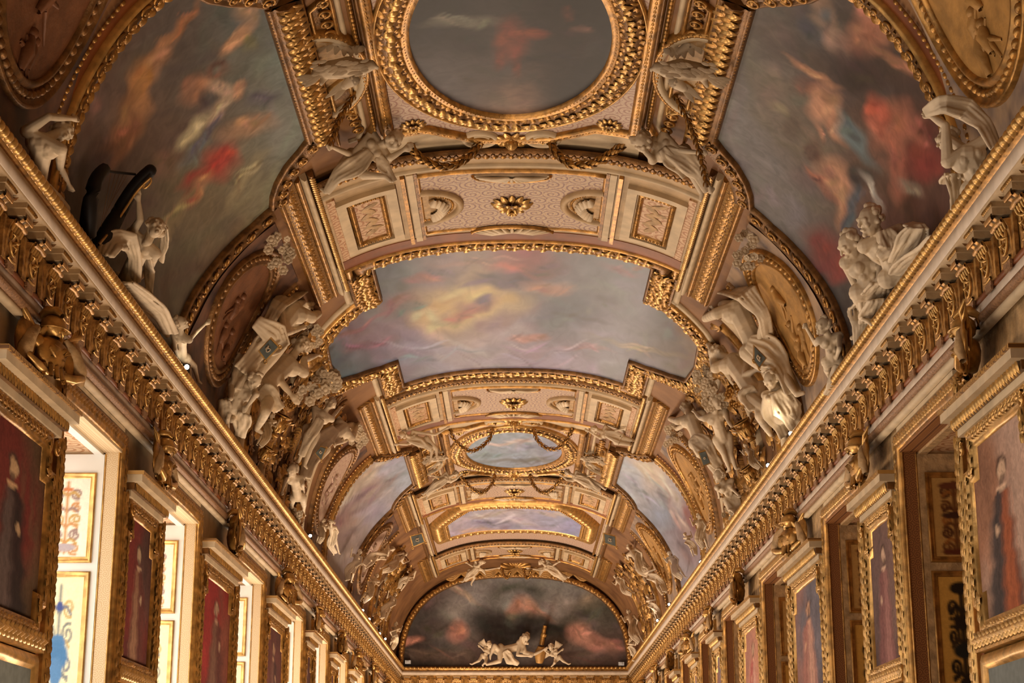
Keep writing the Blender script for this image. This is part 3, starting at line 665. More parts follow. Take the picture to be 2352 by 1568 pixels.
# ================================================================ oval bays: crown ornament around each oval painting
def oval_bay(idx, yc, label):
    tr = thing('trim_%d' % idx, label, None, (0, yc, ZC-.1), kind='structure')
    out = []
    for sx, sy in ((-1, -1), (1, -1), (1, 1), (-1, 1)):       # stepped outline of the painted field (Y, s)
        q = [(2.55*sx, 1.62*sy), (2.55*sx, 1.1*sy), (2.75*sx, .85*sy), (2.95*sx, .55*sy), (3.02*sx, .3*sy)]
        out.append(q)
    o = out[0]+[(-3.02, 0)]+out[3][::-1]+out[2]+[(3.02, 0)]+out[1][::-1]
    O = [(yc+a, b) for a, b in o]
    mb = MB(); slab(mb, V, yc-3.5, yc+3.5, -1.72, 1.72, -.05, .03, 3, 40); part(mb, 'field_ground', 'cream', tr, False)
    mb = MB(); patch(mb, V, O, .045, .15); part(mb, 'painted_field', 'arabesque', tr)
    mb = MB(); sweep(mb, V, O, [(-.08, .03), (-.08, .09), (-.04, .12), (0, .10), (.03, .12), (.07, .08), (.08, .03)], True, .12); part(mb, 'field_frame', 'gold', tr)
    row(tr, 'frame_egg', EGG, V, O, .1, (.095, .075, .08), h=.09, closed=True, minpx=13)
    for sg in (-1, 1):
        AR = (math.pi, 2*math.pi) if sg > 0 else (0, math.pi)
        for so, w, h, m in ((1.70, .06, .16, 'gold_old'), (1.78, .08, .10, 'gold'), (2.28, .06, .12, 'gold'), (1.9, .07, .06, 'cream')):
            mb = MB(); sweep(mb, V, [(yc-3.3, sg*so), (yc+2.2, sg*so), (yc+2.55, sg*(so+.12)), (yc+2.55, sg*(so+.25))] if so > 1.75 and so < 2 else [(yc-2.4, sg*so), (yc+2.4, sg*so)], half_round(w, h-.02, 5, .0), step=.3); part(mb, 'long_moulding', m, tr)
        row(tr, 'rail_egg', EGG, V, [(yc-2.3, sg*1.78), (yc+2.3, sg*1.78)], .1, (.09, .07, .06), h=.08, minpx=14)
        # side coffers: ring around the eagle and scrolls
        for dy in (-.9, 1.15):
            mb = MB(); sweep(mb, V, [(yc+dy-.55, sg*1.97), (yc+dy+.55, sg*1.97), (yc+dy+.35, sg*2.22), (yc+dy-.35, sg*2.22)], half_round(.06, .07, 5, 0), True, .12); part(mb, 'coffer_frame', 'gold_bright' if dy > 0 else 'gold', tr)
            mb = MB(); patch(mb, V, [(yc+dy-.5, sg*1.99), (yc+dy+.5, sg*1.99), (yc+dy+.33, sg*2.2), (yc+dy-.33, sg*2.2)], .02, .1); part(mb, 'coffer_panel', 'gold_old', tr)
        mb = MB(); sweep(mb, V, ellipse(yc+.42, sg*2.3, 1.02, .50, 40, *AR), [(-.09, 0), (-.09, .09), (0, .09), (0, 0)], False, .08); part(mb, 'eagle_ring', 'cream', tr)
        mb = MB(); sweep(mb, V, ellipse(yc+.42, sg*2.3, 1.12, .58, 40, *AR), half_round(.10, .10, 6, 0), False, .08); part(mb, 'eagle_moulding', 'gold', tr)
        row(tr, 'ring_egg', EGG, V, ellipse(yc+.42, sg*2.3, 1.12, .58, 40, *AR), .08, (.07, .09, .06), h=.08, minpx=12)
        mb = MB(); patch(mb, V, ellipse(yc+.42, sg*2.3, .98, .46, 40, *AR), .012, .12); part(mb, 'niche_ground', 'stucco_tan', tr)
        row(tr, 'coffer_scroll', SCROLL, V, [(yc-2.2, sg*2.08), (yc-.5, sg*2.08)], .26, (.2, .2, .22), h=.02, minpx=12)
        row(tr, 'coffer_scroll', SCROLL, V, [(yc+1.6, sg*2.05), (yc+2.3, sg*2.0)], .24, (.2, .2, .22), h=.02, minpx=12)
        for sy in (-1, 1):
            rosette(tr, V, yc+sy*2.38, sg*1.28, .17, .06, 'corner_rosette')
            # oculus from which a garland hangs
            c0 = (yc+sy*3.0, sg*.42)
            mb = MB(); sweep(mb, V, ellipse(c0[0], c0[1], .21, .21, 24), half_round(.09, .06, 6, .05), True, .06); sweep(mb, V, ellipse(c0[0], c0[1], .13, .13, 20), half_round(.05, .05, 5, .05), True, .06); part(mb, 'oculus_ring', 'cream', tr)
            mb = MB(); patch(mb, V, ellipse(c0[0], c0[1], .16, .16, 20), .06, .06); part(mb, 'oculus_disc', 'red_brown', tr)
            rosette(tr, V, c0[0], c0[1], .10, .08, 'oculus_rosette')
    for sy in (-1, 1):                                        # mask between the two oculi
        c = np.array(V(yc+sy*3.05, 0, .05)); mb = MB(); 
        for (dx_, dy_, dz_, r_) in ((0, 0, -.06, .1), (0, -.05, -.1, .05), (-.045, -.05, -.08, .03), (.045, -.05, -.08, .03), (0, -.07, -.04, .04), (-.1, .02, -.03, .06), (.1, .02, -.03, .06), (-.16, .05, -.02, .05), (.16, .05, -.02, .05), (0, .1, -.04, .07)):
            sphere(mb, c+np.array((dx_, dy_, dz_)), r_, 8, 6)
        mk = part(mb, 'mask', 'gold_bright', tr)
        fr = frame_at(V, yc+sy*3.05, 0, 1, 0, .06)
        scatter(mk, 'mask_leaf', LEAF_B, [fr @ Matrix.Rotation(a, 4, 'Z') @ Matrix.Translation((.16, 0, 0)) @ Matrix.Diagonal((.2, .16, .12, 1)) for a in np.linspace(0, 5.6, 9)], 12)
    return tr
YA, YB, YM = 17.95, 40.6, 29.2
oval_bay(9, YA, 'gilded crown field around the near oval painting'); oval_bay(10, YB, 'gilded crown field around the far oval painting')
LOBE = m_dome('lobe', 'gold', 10, 5, .5, .5, .42)
# ================================================================ ceiling paintings
def canvas_thing(name, label, cat, M, poly, col, step, h=.03, material='canvas', origin=None):
    P = np.array(poly); c = P.mean(0); L = np.array(M(c[0], c[1], h)) if origin is None else origin
    t = thing(name, label, cat, tuple(L))
    mb = MB(); patch(mb, M, poly, h, step, col); part(mb, 'canvas', material, t); return t
# near oval
ov = ellipse(YA, .0, 2.2, 1.18, 72)
col = paint([(1000, 200, (104, 96, 98), 90), (1180, 240, (166, 128, 106), 60), (1000, 20, (46, 45, 46), 120), (1350, 30, (40, 38, 38), 120), (1330, 200, (46, 44, 48), 90), (1150, 150, (90, 80, 80), 60), (1400, 120, (40, 40, 42), 100)],
            [(1060, 50, 80, 12, -3, (140, 136, 118)), (1170, 90, 34, 46, -10, (150, 70, 48)), (1215, 80, 40, 10, 5, (160, 76, 50)), (1150, 130, 12, 26, 15, (140, 66, 48)), (1190, 150, 10, 24, -5, (128, 66, 50)), (1080, 100, 50, 26, 10, (46, 42, 42)), (1310, 90, 60, 40, 15, (58, 48, 48)), (1300, 30, 14, 14, 0, (96, 52, 40)), (1330, 65, 20, 6, 10, (130, 90, 76)), (1270, 130, 70, 10, -8, (60, 54, 56))], 5, 1, .52, dabs=90, lean=-5)
def oval_painting(label, poly, yc, col, lb2, mtl):
    t = canvas_thing('oval_painting', label, 'painting', V, poly, col, .05, .065, mtl)
    mb = MB(); sweep(mb, V, ellipse(yc, 0, 2.26, 1.24, 72), [(-.06, .0), (-.07, .08), (-.03, .12), (.01, .09), (.05, .13), (.07, .03)], True, .1); part(mb, 'inner_moulding', 'gold', t)
    mb = MB(); sweep(mb, V, ellipse(yc, 0, 2.46, 1.42, 72), half_round(.34, .11, 8, .03), True, .1); part(mb, 'garland_bed', 'gold_old', t)
    mb = MB(); sweep(mb, V, ellipse(yc, 0, 2.66, 1.60, 72), half_round(.06, .10, 6, .02), True, .1); part(mb, 'outer_moulding', 'gold_bright', t)
    e = ellipse(yc, 0, 2.28, 1.26, 90); row(t, 'pearl', PEARL, V, e, .075, (.07, .07, .09), h=.07, closed=True, minpx=12, cap=200)
    g = ellipse(yc, 0, 2.46, 1.42, 120)
    for of, sz in ((.0, .17), (.1, .15), (-.1, .15)): row(t, 'garland_leaf', LEAF_B if of == 0 else LEAF, V, g, .125, (sz, sz*1.1, sz), h=.12-.4*abs(of), off=of, closed=True, alt=.55, minpx=10, cap=120, jit=.02, tilt=-.25)
    return t
oval_painting('large dark oval ceiling painting in a gilded leaf wreath at the top of the frame', ov, YA, col, '', 'canvas')
ov2 = ellipse(YB, .0, 2.2, 1.18, 60)
col = paint([(1182, 1000, (150, 162, 166), 60), (1100, 1030, (148, 162, 166), 60), (1260, 1030, (150, 150, 160), 60), (1182, 1050, (150, 160, 168), 40), (1182, 1025, (176, 164, 160), 20)],
            [(1160, 1018, 60, 3, -4, (196, 170, 156)), (1230, 1030, 40, 5, 4, (128, 130, 142)), (1120, 1045, 40, 5, 0, (120, 140, 142)), (1200, 1058, 90, 4, 0, (110, 110, 104))], 4, 2, .85, 1.0, (.92, 1, 1.2), lean=0)
oval_painting('small pale blue oval ceiling painting behind the hanging garlands, farther down the vault', ov2, YB, col, '', 'canvas_gloss')
# side paintings of the two oval bays
def side_outline(yc, sg, near=True):
    q = [(-1.72, 2.66), (1.93, 2.66), (2.12, 2.80), (2.36, 3.04), (2.66, 3.24), (2.95, 3.36), (3.27, 3.43), (3.27, 3.8), (3.12, 4.25), (2.92, 4.7), (2.62, 5.2), (2.42, 5.6), (2.3, 6.0), (2.28, 6.3),
         (-3.2, 6.3), (-3.2, 5.5), (-3.12, 4.7), (-3.1, 4.0), (-3.05, 3.43), (-2.75, 3.36), (-2.45, 3.24), (-2.15, 3.04), (-1.9, 2.8)]
    return [(yc+a, sg*b) for a, b in q]
# frames
def side_painting(yc, sg, label, col, step, mtl):
    O = side_outline(yc, sg); t = canvas_thing('vault_painting', label, 'painting', V, O, col, step, .02, mtl, origin=np.array(V(yc, sg*4.4, .02)))
    k = -sg                                                # outward side of the path
    straight = O[0:2]; far_c = O[1:7]; far_e = O[6:14]; near_e = O[14:19]; near_c = [*O[18:], O[0]]
    def fr(path, prof, name, m, st=.12):
        mb = MB(); sweep(mb, V, path, [(k*o, h) for o, h in prof][::1 if k > 0 else -1], step=st); part(mb, name, m, t)
    broad = [(-.03, .0), (-.03, .10), (.02, .13), (.05, .10), (.10, .16), (.20, .19), (.30, .15), (.34, .10), (.37, .13), (.40, .0)]
    med = [(-.02, .0), (-.02, .08), (.02, .10), (.05, .07), (.12, .12), (.20, .10), (.24, .12), (.28, .06), (.29, .0)]
    fr(straight, broad, 'broad_frame', 'gold_old'); fr(far_c, med, 'curved_frame', 'gold_old'); fr(near_c, med, 'curved_frame', 'gold_old')
    fr(far_e, med, 'medallion_frame', 'gold_old')
    fr(near_e, [(-.02, .0), (-.02, .06), (.05, .10), (.10, .04)], 'leaf_frame', 'gold_old')
    fr(near_e, [(.14, .0), (.14, .07), (.17, .10), (.20, .07), (.20, .0)], 'gold_rod', 'gold_bright'); fr(near_e, [(.20, .02), (.36, .02), (.37, .0)], 'brown_channel', 'red_brown')
    P = np.array(straight); row(t, 'frame_lobe', LOBE, V, straight, .19, (.18, .26, .2), h=.13, off=k*.2, minpx=10, cap=60); row(t, 'frame_acanthus', ACAN_B, V, straight, .19, (.17, .15, .12), h=.19, off=k*.16, minpx=10, cap=60, turn=-math.pi/2)
    row(t, 'frame_acanthus', ACAN, V, straight, .15, (.2, .2, .1), h=.15, off=k*.29, minpx=12, cap=60, turn=-math.pi/2, jit=.02)
    row(t, 'frame_bead', PEARL, V, straight, .08, (.07, .06, .06), h=.09, off=k*.0, minpx=12, cap=80)
    for pth in (far_c, near_c, far_e):
        row(t, 'frame_scroll', SCROLL, V, pth, .27, (.19, .2, .2), h=.09, off=k*.12, minpx=10, cap=60)
        row(t, 'frame_leaf', LEAF_O, V, pth, .135, (.12, .12, .12), h=.09, off=k*.12, minpx=10, cap=60, alt=.8)
        row(t, 'frame_bead', PEARL, V, pth, .07, (.055, .055, .05), h=.09, off=k*.245, minpx=14, cap=90)
    row(t, 'scroll_leaf', SCROLL, V, near_e, .19, (.2, .2, .2), h=.05, off=k*.02, minpx=10, cap=40, alt=.7)
    row(t, 'scroll_leaf', LEAF, V, near_e, .12, (.16, .16, .14), h=.06, off=-k*.05, minpx=10, cap=40, alt=.6)
    row(t, 'channel_bead', PEARL, V, near_e, .075, (.07, .05, .06), h=.03, off=k*.4, minpx=10, cap=60)
    return t
colL = paint([(640, 150, (116, 126, 122), 90), (560, 60, (100, 104, 102), 110), (660, 300, (124, 130, 122), 90), (400, 60, (92, 84, 80), 120), (230, 200, (112, 92, 86), 110), (160, 300, (108, 88, 80), 90), (330, 330, (98, 78, 68), 120), (470, 480, (112, 100, 78), 120), (560, 440, (128, 122, 98), 90), (400, 620, (84, 74, 58), 120), (250, 420, (66, 52, 48), 70), (480, 200, (104, 92, 84), 80)],
             [(395, 75, 90, 9, -52, (176, 120, 78), .7), (360, 150, 60, 22, -60, (176, 130, 96), .8), (325, 190, 50, 26, -75, (192, 132, 70), .8), (300, 270, 90, 30, -72, (184, 132, 88), .75), (270, 330, 60, 26, -60, (170, 108, 76), .7), (560, 30, 26, 24, 0, (176, 142, 110), .7), (545, 90, 44, 18, -45, (196, 148, 110), .85), (575, 100, 14, 20, 0, (128, 126, 84), .6),
              (508, 158, 22, 18, 0, (120, 76, 60), .7), (510, 160, 11, 9, 0, (118, 112, 104), .8), (450, 200, 44, 24, -40, (164, 116, 90), .7), (510, 205, 30, 18, 35, (200, 172, 146), .75), (552, 210, 22, 13, -40, (206, 158, 124), .85), (600, 228, 40, 13, -22, (88, 86, 98), .8), (478, 250, 36, 30, -30, (78, 70, 74), .7), (500, 250, 40, 16, -45, (206, 178, 148), .7), (436, 300, 52, 17, -55, (196, 184, 148), .85), (452, 345, 50, 16, -60, (120, 124, 112), .7), (470, 310, 70, 10, -58, (92, 90, 112), .6),
              (560, 295, 60, 24, -18, (190, 146, 112), .65), (510, 370, 42, 36, -30, (172, 62, 54), .9), (470, 395, 60, 14, -30, (160, 52, 46), .8), (445, 440, 34, 16, -60, (132, 56, 50), .75), (470, 420, 36, 14, -50, (186, 132, 96), .6), (230, 370, 44, 26, -40, (58, 44, 42), .8), (390, 380, 34, 34, 0, (122, 92, 74), .5), (560, 420, 80, 12, -55, (170, 156, 118), .5), (400, 500, 110, 10, -58, (150, 132, 94), .45), (180, 250, 60, 30, -40, (132, 104, 96), .5)], 7, 3, .92, .95, dabs=200, lean=-55)
colR = paint([(1720, 350, (112, 108, 108), 110), (1780, 480, (112, 108, 106), 100), (1760, 150, (92, 84, 76), 110), (1850, 120, (84, 70, 62), 110), (2000, 180, (70, 54, 50), 100), (2120, 180, (78, 60, 54), 90), (2150, 330, (92, 52, 44), 90), (2000, 400, (110, 82, 68), 100), (1920, 650, (74, 70, 66), 90), (1860, 330, (120, 104, 88), 80), (2080, 480, (104, 62, 50), 90), (1690, 280, (120, 116, 116), 80)],
             [(2010, 40, 60, 30, 60, (190, 120, 88), .8), (1900, 40, 20, 60, -25, (196, 150, 110), .75), (1880, 60, 40, 46, 30, (70, 76, 84), .7), (1930, 110, 40, 24, 60, (190, 150, 130), .7), (1985, 95, 36, 40, 40, (180, 112, 80), .8), (2060, 140, 70, 14, 25, (176, 118, 84), .7), (1950, 160, 60, 50, 30, (62, 46, 44), .8), (1860, 165, 60, 9, 30, (206, 142, 100), .85), (1850, 200, 30, 22, 0, (120, 60, 40), .6),
              (1890, 235, 44, 30, 55, (216, 150, 110), .9), (1925, 285, 44, 17, 65, (210, 150, 110), .85), (1888, 300, 24, 8, 70, (196, 134, 100), .7), (1965, 320, 66, 18, 60, (104, 128, 132), .85), (2050, 285, 44, 54, 20, (196, 112, 80), .85), (2020, 260, 24, 40, -20, (186, 80, 54), .7), (2110, 300, 24, 46, -25, (190, 110, 84), .8), (2060, 380, 20, 70, 0, (190, 108, 80), .8), (2120, 370, 44, 40, 10, (150, 56, 46), .85), (2135, 300, 30, 20, 0, (100, 46, 42), .6),
              (1870, 345, 24, 22, 0, (96, 66, 54), .8), (1905, 400, 40, 34, 40, (200, 142, 104), .85), (1940, 460, 22, 60, -8, (206, 146, 108), .8), (1955, 480, 14, 60, 0, (58, 88, 104), .85), (1970, 410, 30, 26, 0, (60, 56, 56), .7), (2000, 440, 44, 8, 60, (196, 186, 172), .7), (2085, 430, 30, 14, 30, (170, 150, 128), .6), (1890, 430, 60, 10, 50, (150, 84, 66), .5), (1905, 580, 40, 60, -30, (132, 50, 46), .8), (1930, 620, 34, 24, -40, (150, 56, 48), .7), (1800, 250, 60, 90, -20, (128, 112, 92), .5), (1740, 420, 90, 40, 40, (124, 116, 114), .4)], 7, 4, .85, .85, dabs=200, lean=50)
side_painting(YA, -1, 'large vault painting of drifting figures on the left, with red and teal touches', colL, .04, 'canvas')
side_painting(YA, 1, 'large vault painting of crowded ruddy figures on the right, grey blue at its inner edge', colR, .04, 'canvas')
colL3 = paint([(900, 1070, (178, 184, 190), 50), (850, 1120, (196, 180, 160), 50), (790, 1180, (186, 164, 146), 50), (870, 1170, (176, 174, 184), 40), (760, 1220, (150, 126, 116), 40), (930, 1100, (184, 194, 200), 40)],
              [(840, 1090, 90, 10, -40, (210, 188, 160), .6), (820, 1150, 80, 10, -42, (150, 120, 124), .5), (860, 1140, 70, 6, -42, (140, 120, 120), .5), (790, 1150, 60, 8, -45, (220, 196, 168), .5), (780, 1200, 50, 12, -45, (160, 120, 116), .5)], 5, 5, .85, 1.0, (.95, .98, 1.15))
colR3 = paint([(1440, 1070, (190, 196, 196), 50), (1500, 1080, (222, 200, 170), 50), (1550, 1130, (196, 186, 176), 50), (1520, 1180, (150, 160, 168), 50), (1590, 1200, (150, 110, 104), 40), (1440, 1110, (176, 184, 188), 40)],
              [(1500, 1100, 80, 12, 45, (226, 202, 172), .6), (1530, 1150, 70, 8, 50, (140, 146, 152), .5), (1560, 1190, 60, 10, 55, (196, 170, 152), .6), (1585, 1180, 40, 8, 60, (160, 96, 90), .5), (1480, 1140, 60, 8, 45, (170, 176, 180), .5)], 5, 6, .85, 1.0, (.95, .98, 1.15), lean=48)
side_painting(YB, -1, 'pale streaked vault painting on the left, cream and lavender, farther down the vault', colL3, .09, 'canvas_gloss')
side_painting(YB, 1, 'pale streaked vault painting on the right, cream and sky blue, farther down the vault', colR3, .09, 'canvas_gloss')
# central painting: a cross shaped canvas over the crown
q = [(25.42, 0), (25.42, 2.26), (27.2, 2.26), (27.25, 2.6), (27.6, 3.1), (27.95, 3.42), (29.2, 3.5), (30.35, 3.42), (30.75, 3.1), (31.1, 2.6), (31.15, 2.26), (32.98, 2.26), (32.98, 0)]
CP = [(a, -b) for a, b in q]+[(a, b) for a, b in q[::-1]][1:-1]
colC = paint([(900, 620, (112, 122, 124), 60), (1000, 640, (142, 128, 128), 60), (1180, 580, (150, 120, 118), 60), (1420, 600, (116, 122, 124), 80), (1480, 690, (128, 128, 134), 70), (1080, 690, (222, 192, 138), 50), (1000, 740, (206, 178, 150), 50), (820, 760, (140, 124, 128), 60), (780, 830, (112, 128, 130), 50), (960, 800, (158, 150, 164), 60), (1180, 800, (170, 158, 166), 60), (1300, 720, (124, 128, 132), 60), (1400, 780, (146, 146, 152), 60), (1560, 790, (128, 124, 116), 60), (1300, 850, (176, 166, 174), 60), (1000, 850, (172, 168, 178), 60), (1600, 830, (150, 132, 112), 40)],
             [(1080, 700, 120, 40, 0, (232, 202, 146), .7), (1010, 735, 60, 24, 0, (236, 208, 158), .7), (1200, 585, 60, 40, 0, (168, 104, 104), .75), (1190, 620, 60, 14, 5, (196, 128, 118), .8), (1150, 642, 80, 16, -4, (92, 82, 96), .85), (1160, 655, 40, 12, 0, (96, 84, 100), .8), (1250, 618, 44, 14, 0, (112, 92, 92), .7), (1100, 700, 44, 16, -6, (150, 96, 104), .8), (1070, 722, 44, 10, -14, (172, 108, 98), .8), (1140, 745, 50, 18, -20, (150, 122, 124), .7), (1110, 690, 22, 10, 0, (98, 88, 108), .8), (1260, 660, 50, 14, 5, (206, 160, 138), .75), (970, 640, 44, 10, -5, (176, 128, 122), .7), (1010, 625, 30, 10, 0, (120, 112, 120), .6), (920, 700, 40, 20, -20, (156, 116, 112), .6), (940, 712, 40, 12, -20, (108, 124, 122), .6),
              (1100, 600, 90, 5, -4, (186, 148, 134), .6), (1440, 590, 60, 6, 6, (172, 132, 130), .6), (1420, 620, 40, 10, 10, (158, 112, 116), .5), (1470, 610, 20, 5, 0, (186, 120, 98), .6), (1330, 720, 90, 24, 0, (104, 112, 118), .6), (1380, 700, 40, 30, 10, (116, 118, 122), .5), (1540, 740, 40, 40, -20, (98, 104, 104), .6), (1590, 760, 30, 60, -20, (170, 140, 112), .5), (1220, 775, 40, 8, -6, (214, 156, 138), .7), (1350, 800, 50, 6, 4, (196, 156, 152), .5), (1250, 800, 90, 5, 0, (190, 170, 178), .5), (1480, 800, 100, 6, 14, (176, 160, 130), .5), (850, 740, 80, 5, -28, (184, 130, 134), .5), (850, 790, 60, 8, -10, (160, 120, 130), .5), (1000, 800, 110, 8, 2, (180, 176, 190), .5), (940, 830, 60, 10, -3, (146, 158, 168), .5), (1180, 830, 140, 8, 0, (180, 168, 180), .5), (1180, 868, 240, 7, 0, (96, 100, 96), .7)], 6, 7, .62, 1.35, (.92, .98, 1.2), dabs=260, lean=0)
t = canvas_thing('ceiling_painting', 'great cross shaped ceiling painting with a yellow glow, at the centre of the vault', 'painting', V, CP, colC, .05, .03, 'canvas_gloss', origin=np.array(V(YM, 0, .03)))
for o, prof, nm_, m in ((0, [(.02, .0), (.02, .08), (-.02, .11), (-.05, .08), (-.06, .0)], 'inner_moulding', 'gold_old'), (0, [(-.06, .0), (-.08, .08), (-.18, .13), (-.28, .09), (-.31, .0)], 'leaf_bed', 'gold_old')):
    mb = MB(); sweep(mb, V, CP, [(a, b) for a, b in prof], True, .12); part(mb, nm_, m, t)
mb = MB(); sweep(mb, V, CP, [(-.33, .0), (-.34, .08), (-.39, .11), (-.45, .08), (-.47, .0)], True, .12); part(mb, 'outer_moulding', 'gold', t)
mb = MB(); sweep(mb, V, CP, [(-.47, .0), (-.47, .05), (-.58, .05), (-.58, .0)], True, .12); part(mb, 'outer_fillet', 'cream', t)
row(t, 'frame_bead', PEARL, V, CP, .1, (.085, .08, .09), h=.085, off=-.395, closed=True, minpx=9, cap=280)
row(t, 'frame_leaf', LEAF_B, V, CP, .075, (.18, .15, .15), h=.09, off=[-.10, -.24, -.17], closed=True, alt=.7, minpx=9, cap=300, jit=.02, tilt=-.3)
row(t, 'corner_leaf', LEAF, V, CP, .075, (.18, .15, .14), h=.08, off=[-.2, -.13, -.27], closed=True, alt=1.1, minpx=9, cap=250, jit=.03, tilt=-.3)
for sg in (-1, 1):
    for y0, y1 in ((25.45, 27.0), (31.4, 32.95)):
        mb = MB(); slab(mb, V, y0, y1, sg*2.52, sg*2.72, .0, .10, 2, 3); part(mb, 'corner_block', 'gold_old', t, False)
        for of in (2.40, 2.5, 2.6): row(t, 'corner_leaf', LEAF_B if of == 2.5 else LEAF, V, [(y0, sg*of), (y1, sg*of)], .08, (.17, .13, .13), h=.13, alt=1.0, minpx=9, cap=40, jit=.04, tilt=-.2)
# octagon
OC = [(47.75, -1.3), (49.2, -2.05), (51.4, -2.05), (51.5, 0), (51.4, 2.05), (49.2, 2.05), (47.75, 1.3)]
colO = paint([(1090, 1170, (178, 172, 176), 40), (1180, 1190, (190, 180, 176), 40), (1280, 1180, (170, 170, 184), 40), (1060, 1210, (176, 164, 168), 40), (1180, 1215, (160, 156, 174), 40), (1310, 1210, (160, 160, 184), 40)],
             [(1130, 1180, 60, 5, -8, (204, 188, 174), .7), (1120, 1200, 50, 8, 0, (140, 136, 154), .6), (1200, 1200, 60, 8, 14, (204, 192, 190), .6), (1270, 1180, 40, 4, 8, (206, 192, 172), .7), (1295, 1175, 12, 5, 0, (220, 204, 180), .7), (1240, 1215, 60, 6, -5, (190, 182, 196), .6), (1100, 1215, 40, 4, 0, (206, 176, 150), .6)], 4, 8, .9, 1.0, (.95, .98, 1.18), lean=0)
mb = MB(); patch(mb, V, [(47.2, -2.7), (54.7, -2.7), (54.7, 2.7), (47.2, 2.7)], .02, .25); ob = part(mb, 'octagon_field', 'arabesque', ceiling)
for sg in (-1, 1):
    for so, w, m in ((2.62, .1, 'gold'), (2.75, .1, 'cream'), (2.9, .1, 'gold_old')):
        mb = MB(); sweep(mb, V, [(47.2, sg*so), (54.8, sg*so)], half_round(w, .1, 5, 0), step=.6); part(mb, 'long_moulding', m, ceiling)
t = canvas_thing('octagonal_painting', 'pale clouded octagonal ceiling painting in a heavy gilt frame near the far end', 'painting', V, OC, colO, .08, .22, 'canvas_gloss')
mb = MB(); sweep(mb, V, OC, [(.02, .2), (.0, .235), (-.05, .245), (-.12, .22), (-.16, .23), (-.4, .25), (-.46, .2), (-.5, .1), (-.52, .0)], True, .2); part(mb, 'gilt_frame', 'gold_bright', t)
row(t, 'frame_egg', m_dome('gadroon', 'gold_bright', 8, 4, .5, .45, .4), V, OC, .22, (.2, .34, .2), h=.2, off=-.3, closed=True, minpx=8, cap=120)
row(t, 'frame_pearl', PEARL, V, OC, .11, (.09, .09, .09), h=.22, off=-.07, closed=True, minpx=8, cap=120)
# end wall painting
ME = ENDW(61.2); th = np.linspace(0, math.pi, 41)
LU = [(3.98*np.sign(math.cos(t_))*abs(math.cos(t_))**(2/2.6), 6.8+3.28*math.sin(t_)**(2/2.6)) for t_ in th]
LUo = LU+[(-3.98, 6.7), (3.98, 6.7)]
colE = paint([(1185, 1330, (112, 112, 112), 60), (1100, 1370, (120, 116, 116), 60), (1290, 1350, (112, 112, 108), 60), (1290, 1400, (140, 128, 122), 50), (1050, 1410, (118, 112, 106), 40), (960, 1400, (56, 50, 46), 60), (960, 1480, (46, 34, 30), 60), (1100, 1500, (70, 50, 38), 60), (1400, 1400, (64, 60, 48), 50), (1400, 1490, (70, 48, 38), 60), (1150, 1450, (36, 32, 30), 60), (1280, 1500, (74, 52, 38), 60), (1050, 1320, (84, 78, 74), 40)],
             [(1185, 1370, 64, 34, 0, (62, 66, 52), .75, .3), (1185, 1378, 46, 24, 0, (118, 114, 114), .8, .3), (1185, 1395, 18, 26, 20, (150, 92, 62), .85), (1218, 1395, 16, 30, -30, (176, 120, 90), .85), (1240, 1410, 36, 8, 30, (170, 112, 82), .8), (1200, 1420, 70, 14, 0, (72, 76, 66), .7), (1125, 1430, 50, 30, 20, (34, 30, 28), .8), (1215, 1440, 44, 26, -10, (30, 26, 26), .8), (1280, 1450, 50, 22, 0, (38, 33, 30), .8), (1020, 1350, 60, 16, -20, (96, 80, 76), .7), (1060, 1365, 40, 8, 30, (150, 124, 100), .7), (990, 1380, 30, 20, -20, (80, 62, 62), .6), (940, 1470, 30, 9, -10, (150, 82, 54), .75), (1055, 1450, 20, 24, 20, (160, 88, 58), .8), (1010, 1440, 40, 20, 0, (60, 48, 44), .7), (1330, 1450, 26, 22, -30, (170, 104, 74), .8), (1365, 1470, 50, 18, 25, (166, 100, 70), .8), (1410, 1480, 30, 12, 20, (140, 82, 58), .7), (1370, 1370, 44, 20, -25, (140, 124, 92), .6), (1400, 1350, 26, 22, 0, (92, 62, 46), .7), (1350, 1400, 60, 24, -20, (66, 66, 52), .7), (1000, 1505, 80, 12, 5, (84, 60, 44), .6), (1350, 1505, 80, 12, -5, (80, 58, 46), .6)], 4, 9, 1.85, .6, (1, 1, 1.03), dabs=120, lean=0)
lun = canvas_thing('arched_painting', 'large dark arched painting with a grey sky on the end wall', 'painting', ME, LUo, colE, .05, .0, 'canvas', origin=np.array((0, 61.2, 6.9)))
mb = MB(); sweep(mb, ME, LU, [(.02, .0), (.02, .1), (-.03, .16), (-.08, .14), (-.14, .18), (-.2, .12), (-.22, .0)], step=.12); part(mb, 'arched_frame', 'gold_old', lun)
row(lun, 'frame_leaf', LEAF, ME, LU, .12, (.22, .24, .2), h=.13, off=-.1, alt=.6, minpx=8, cap=90)
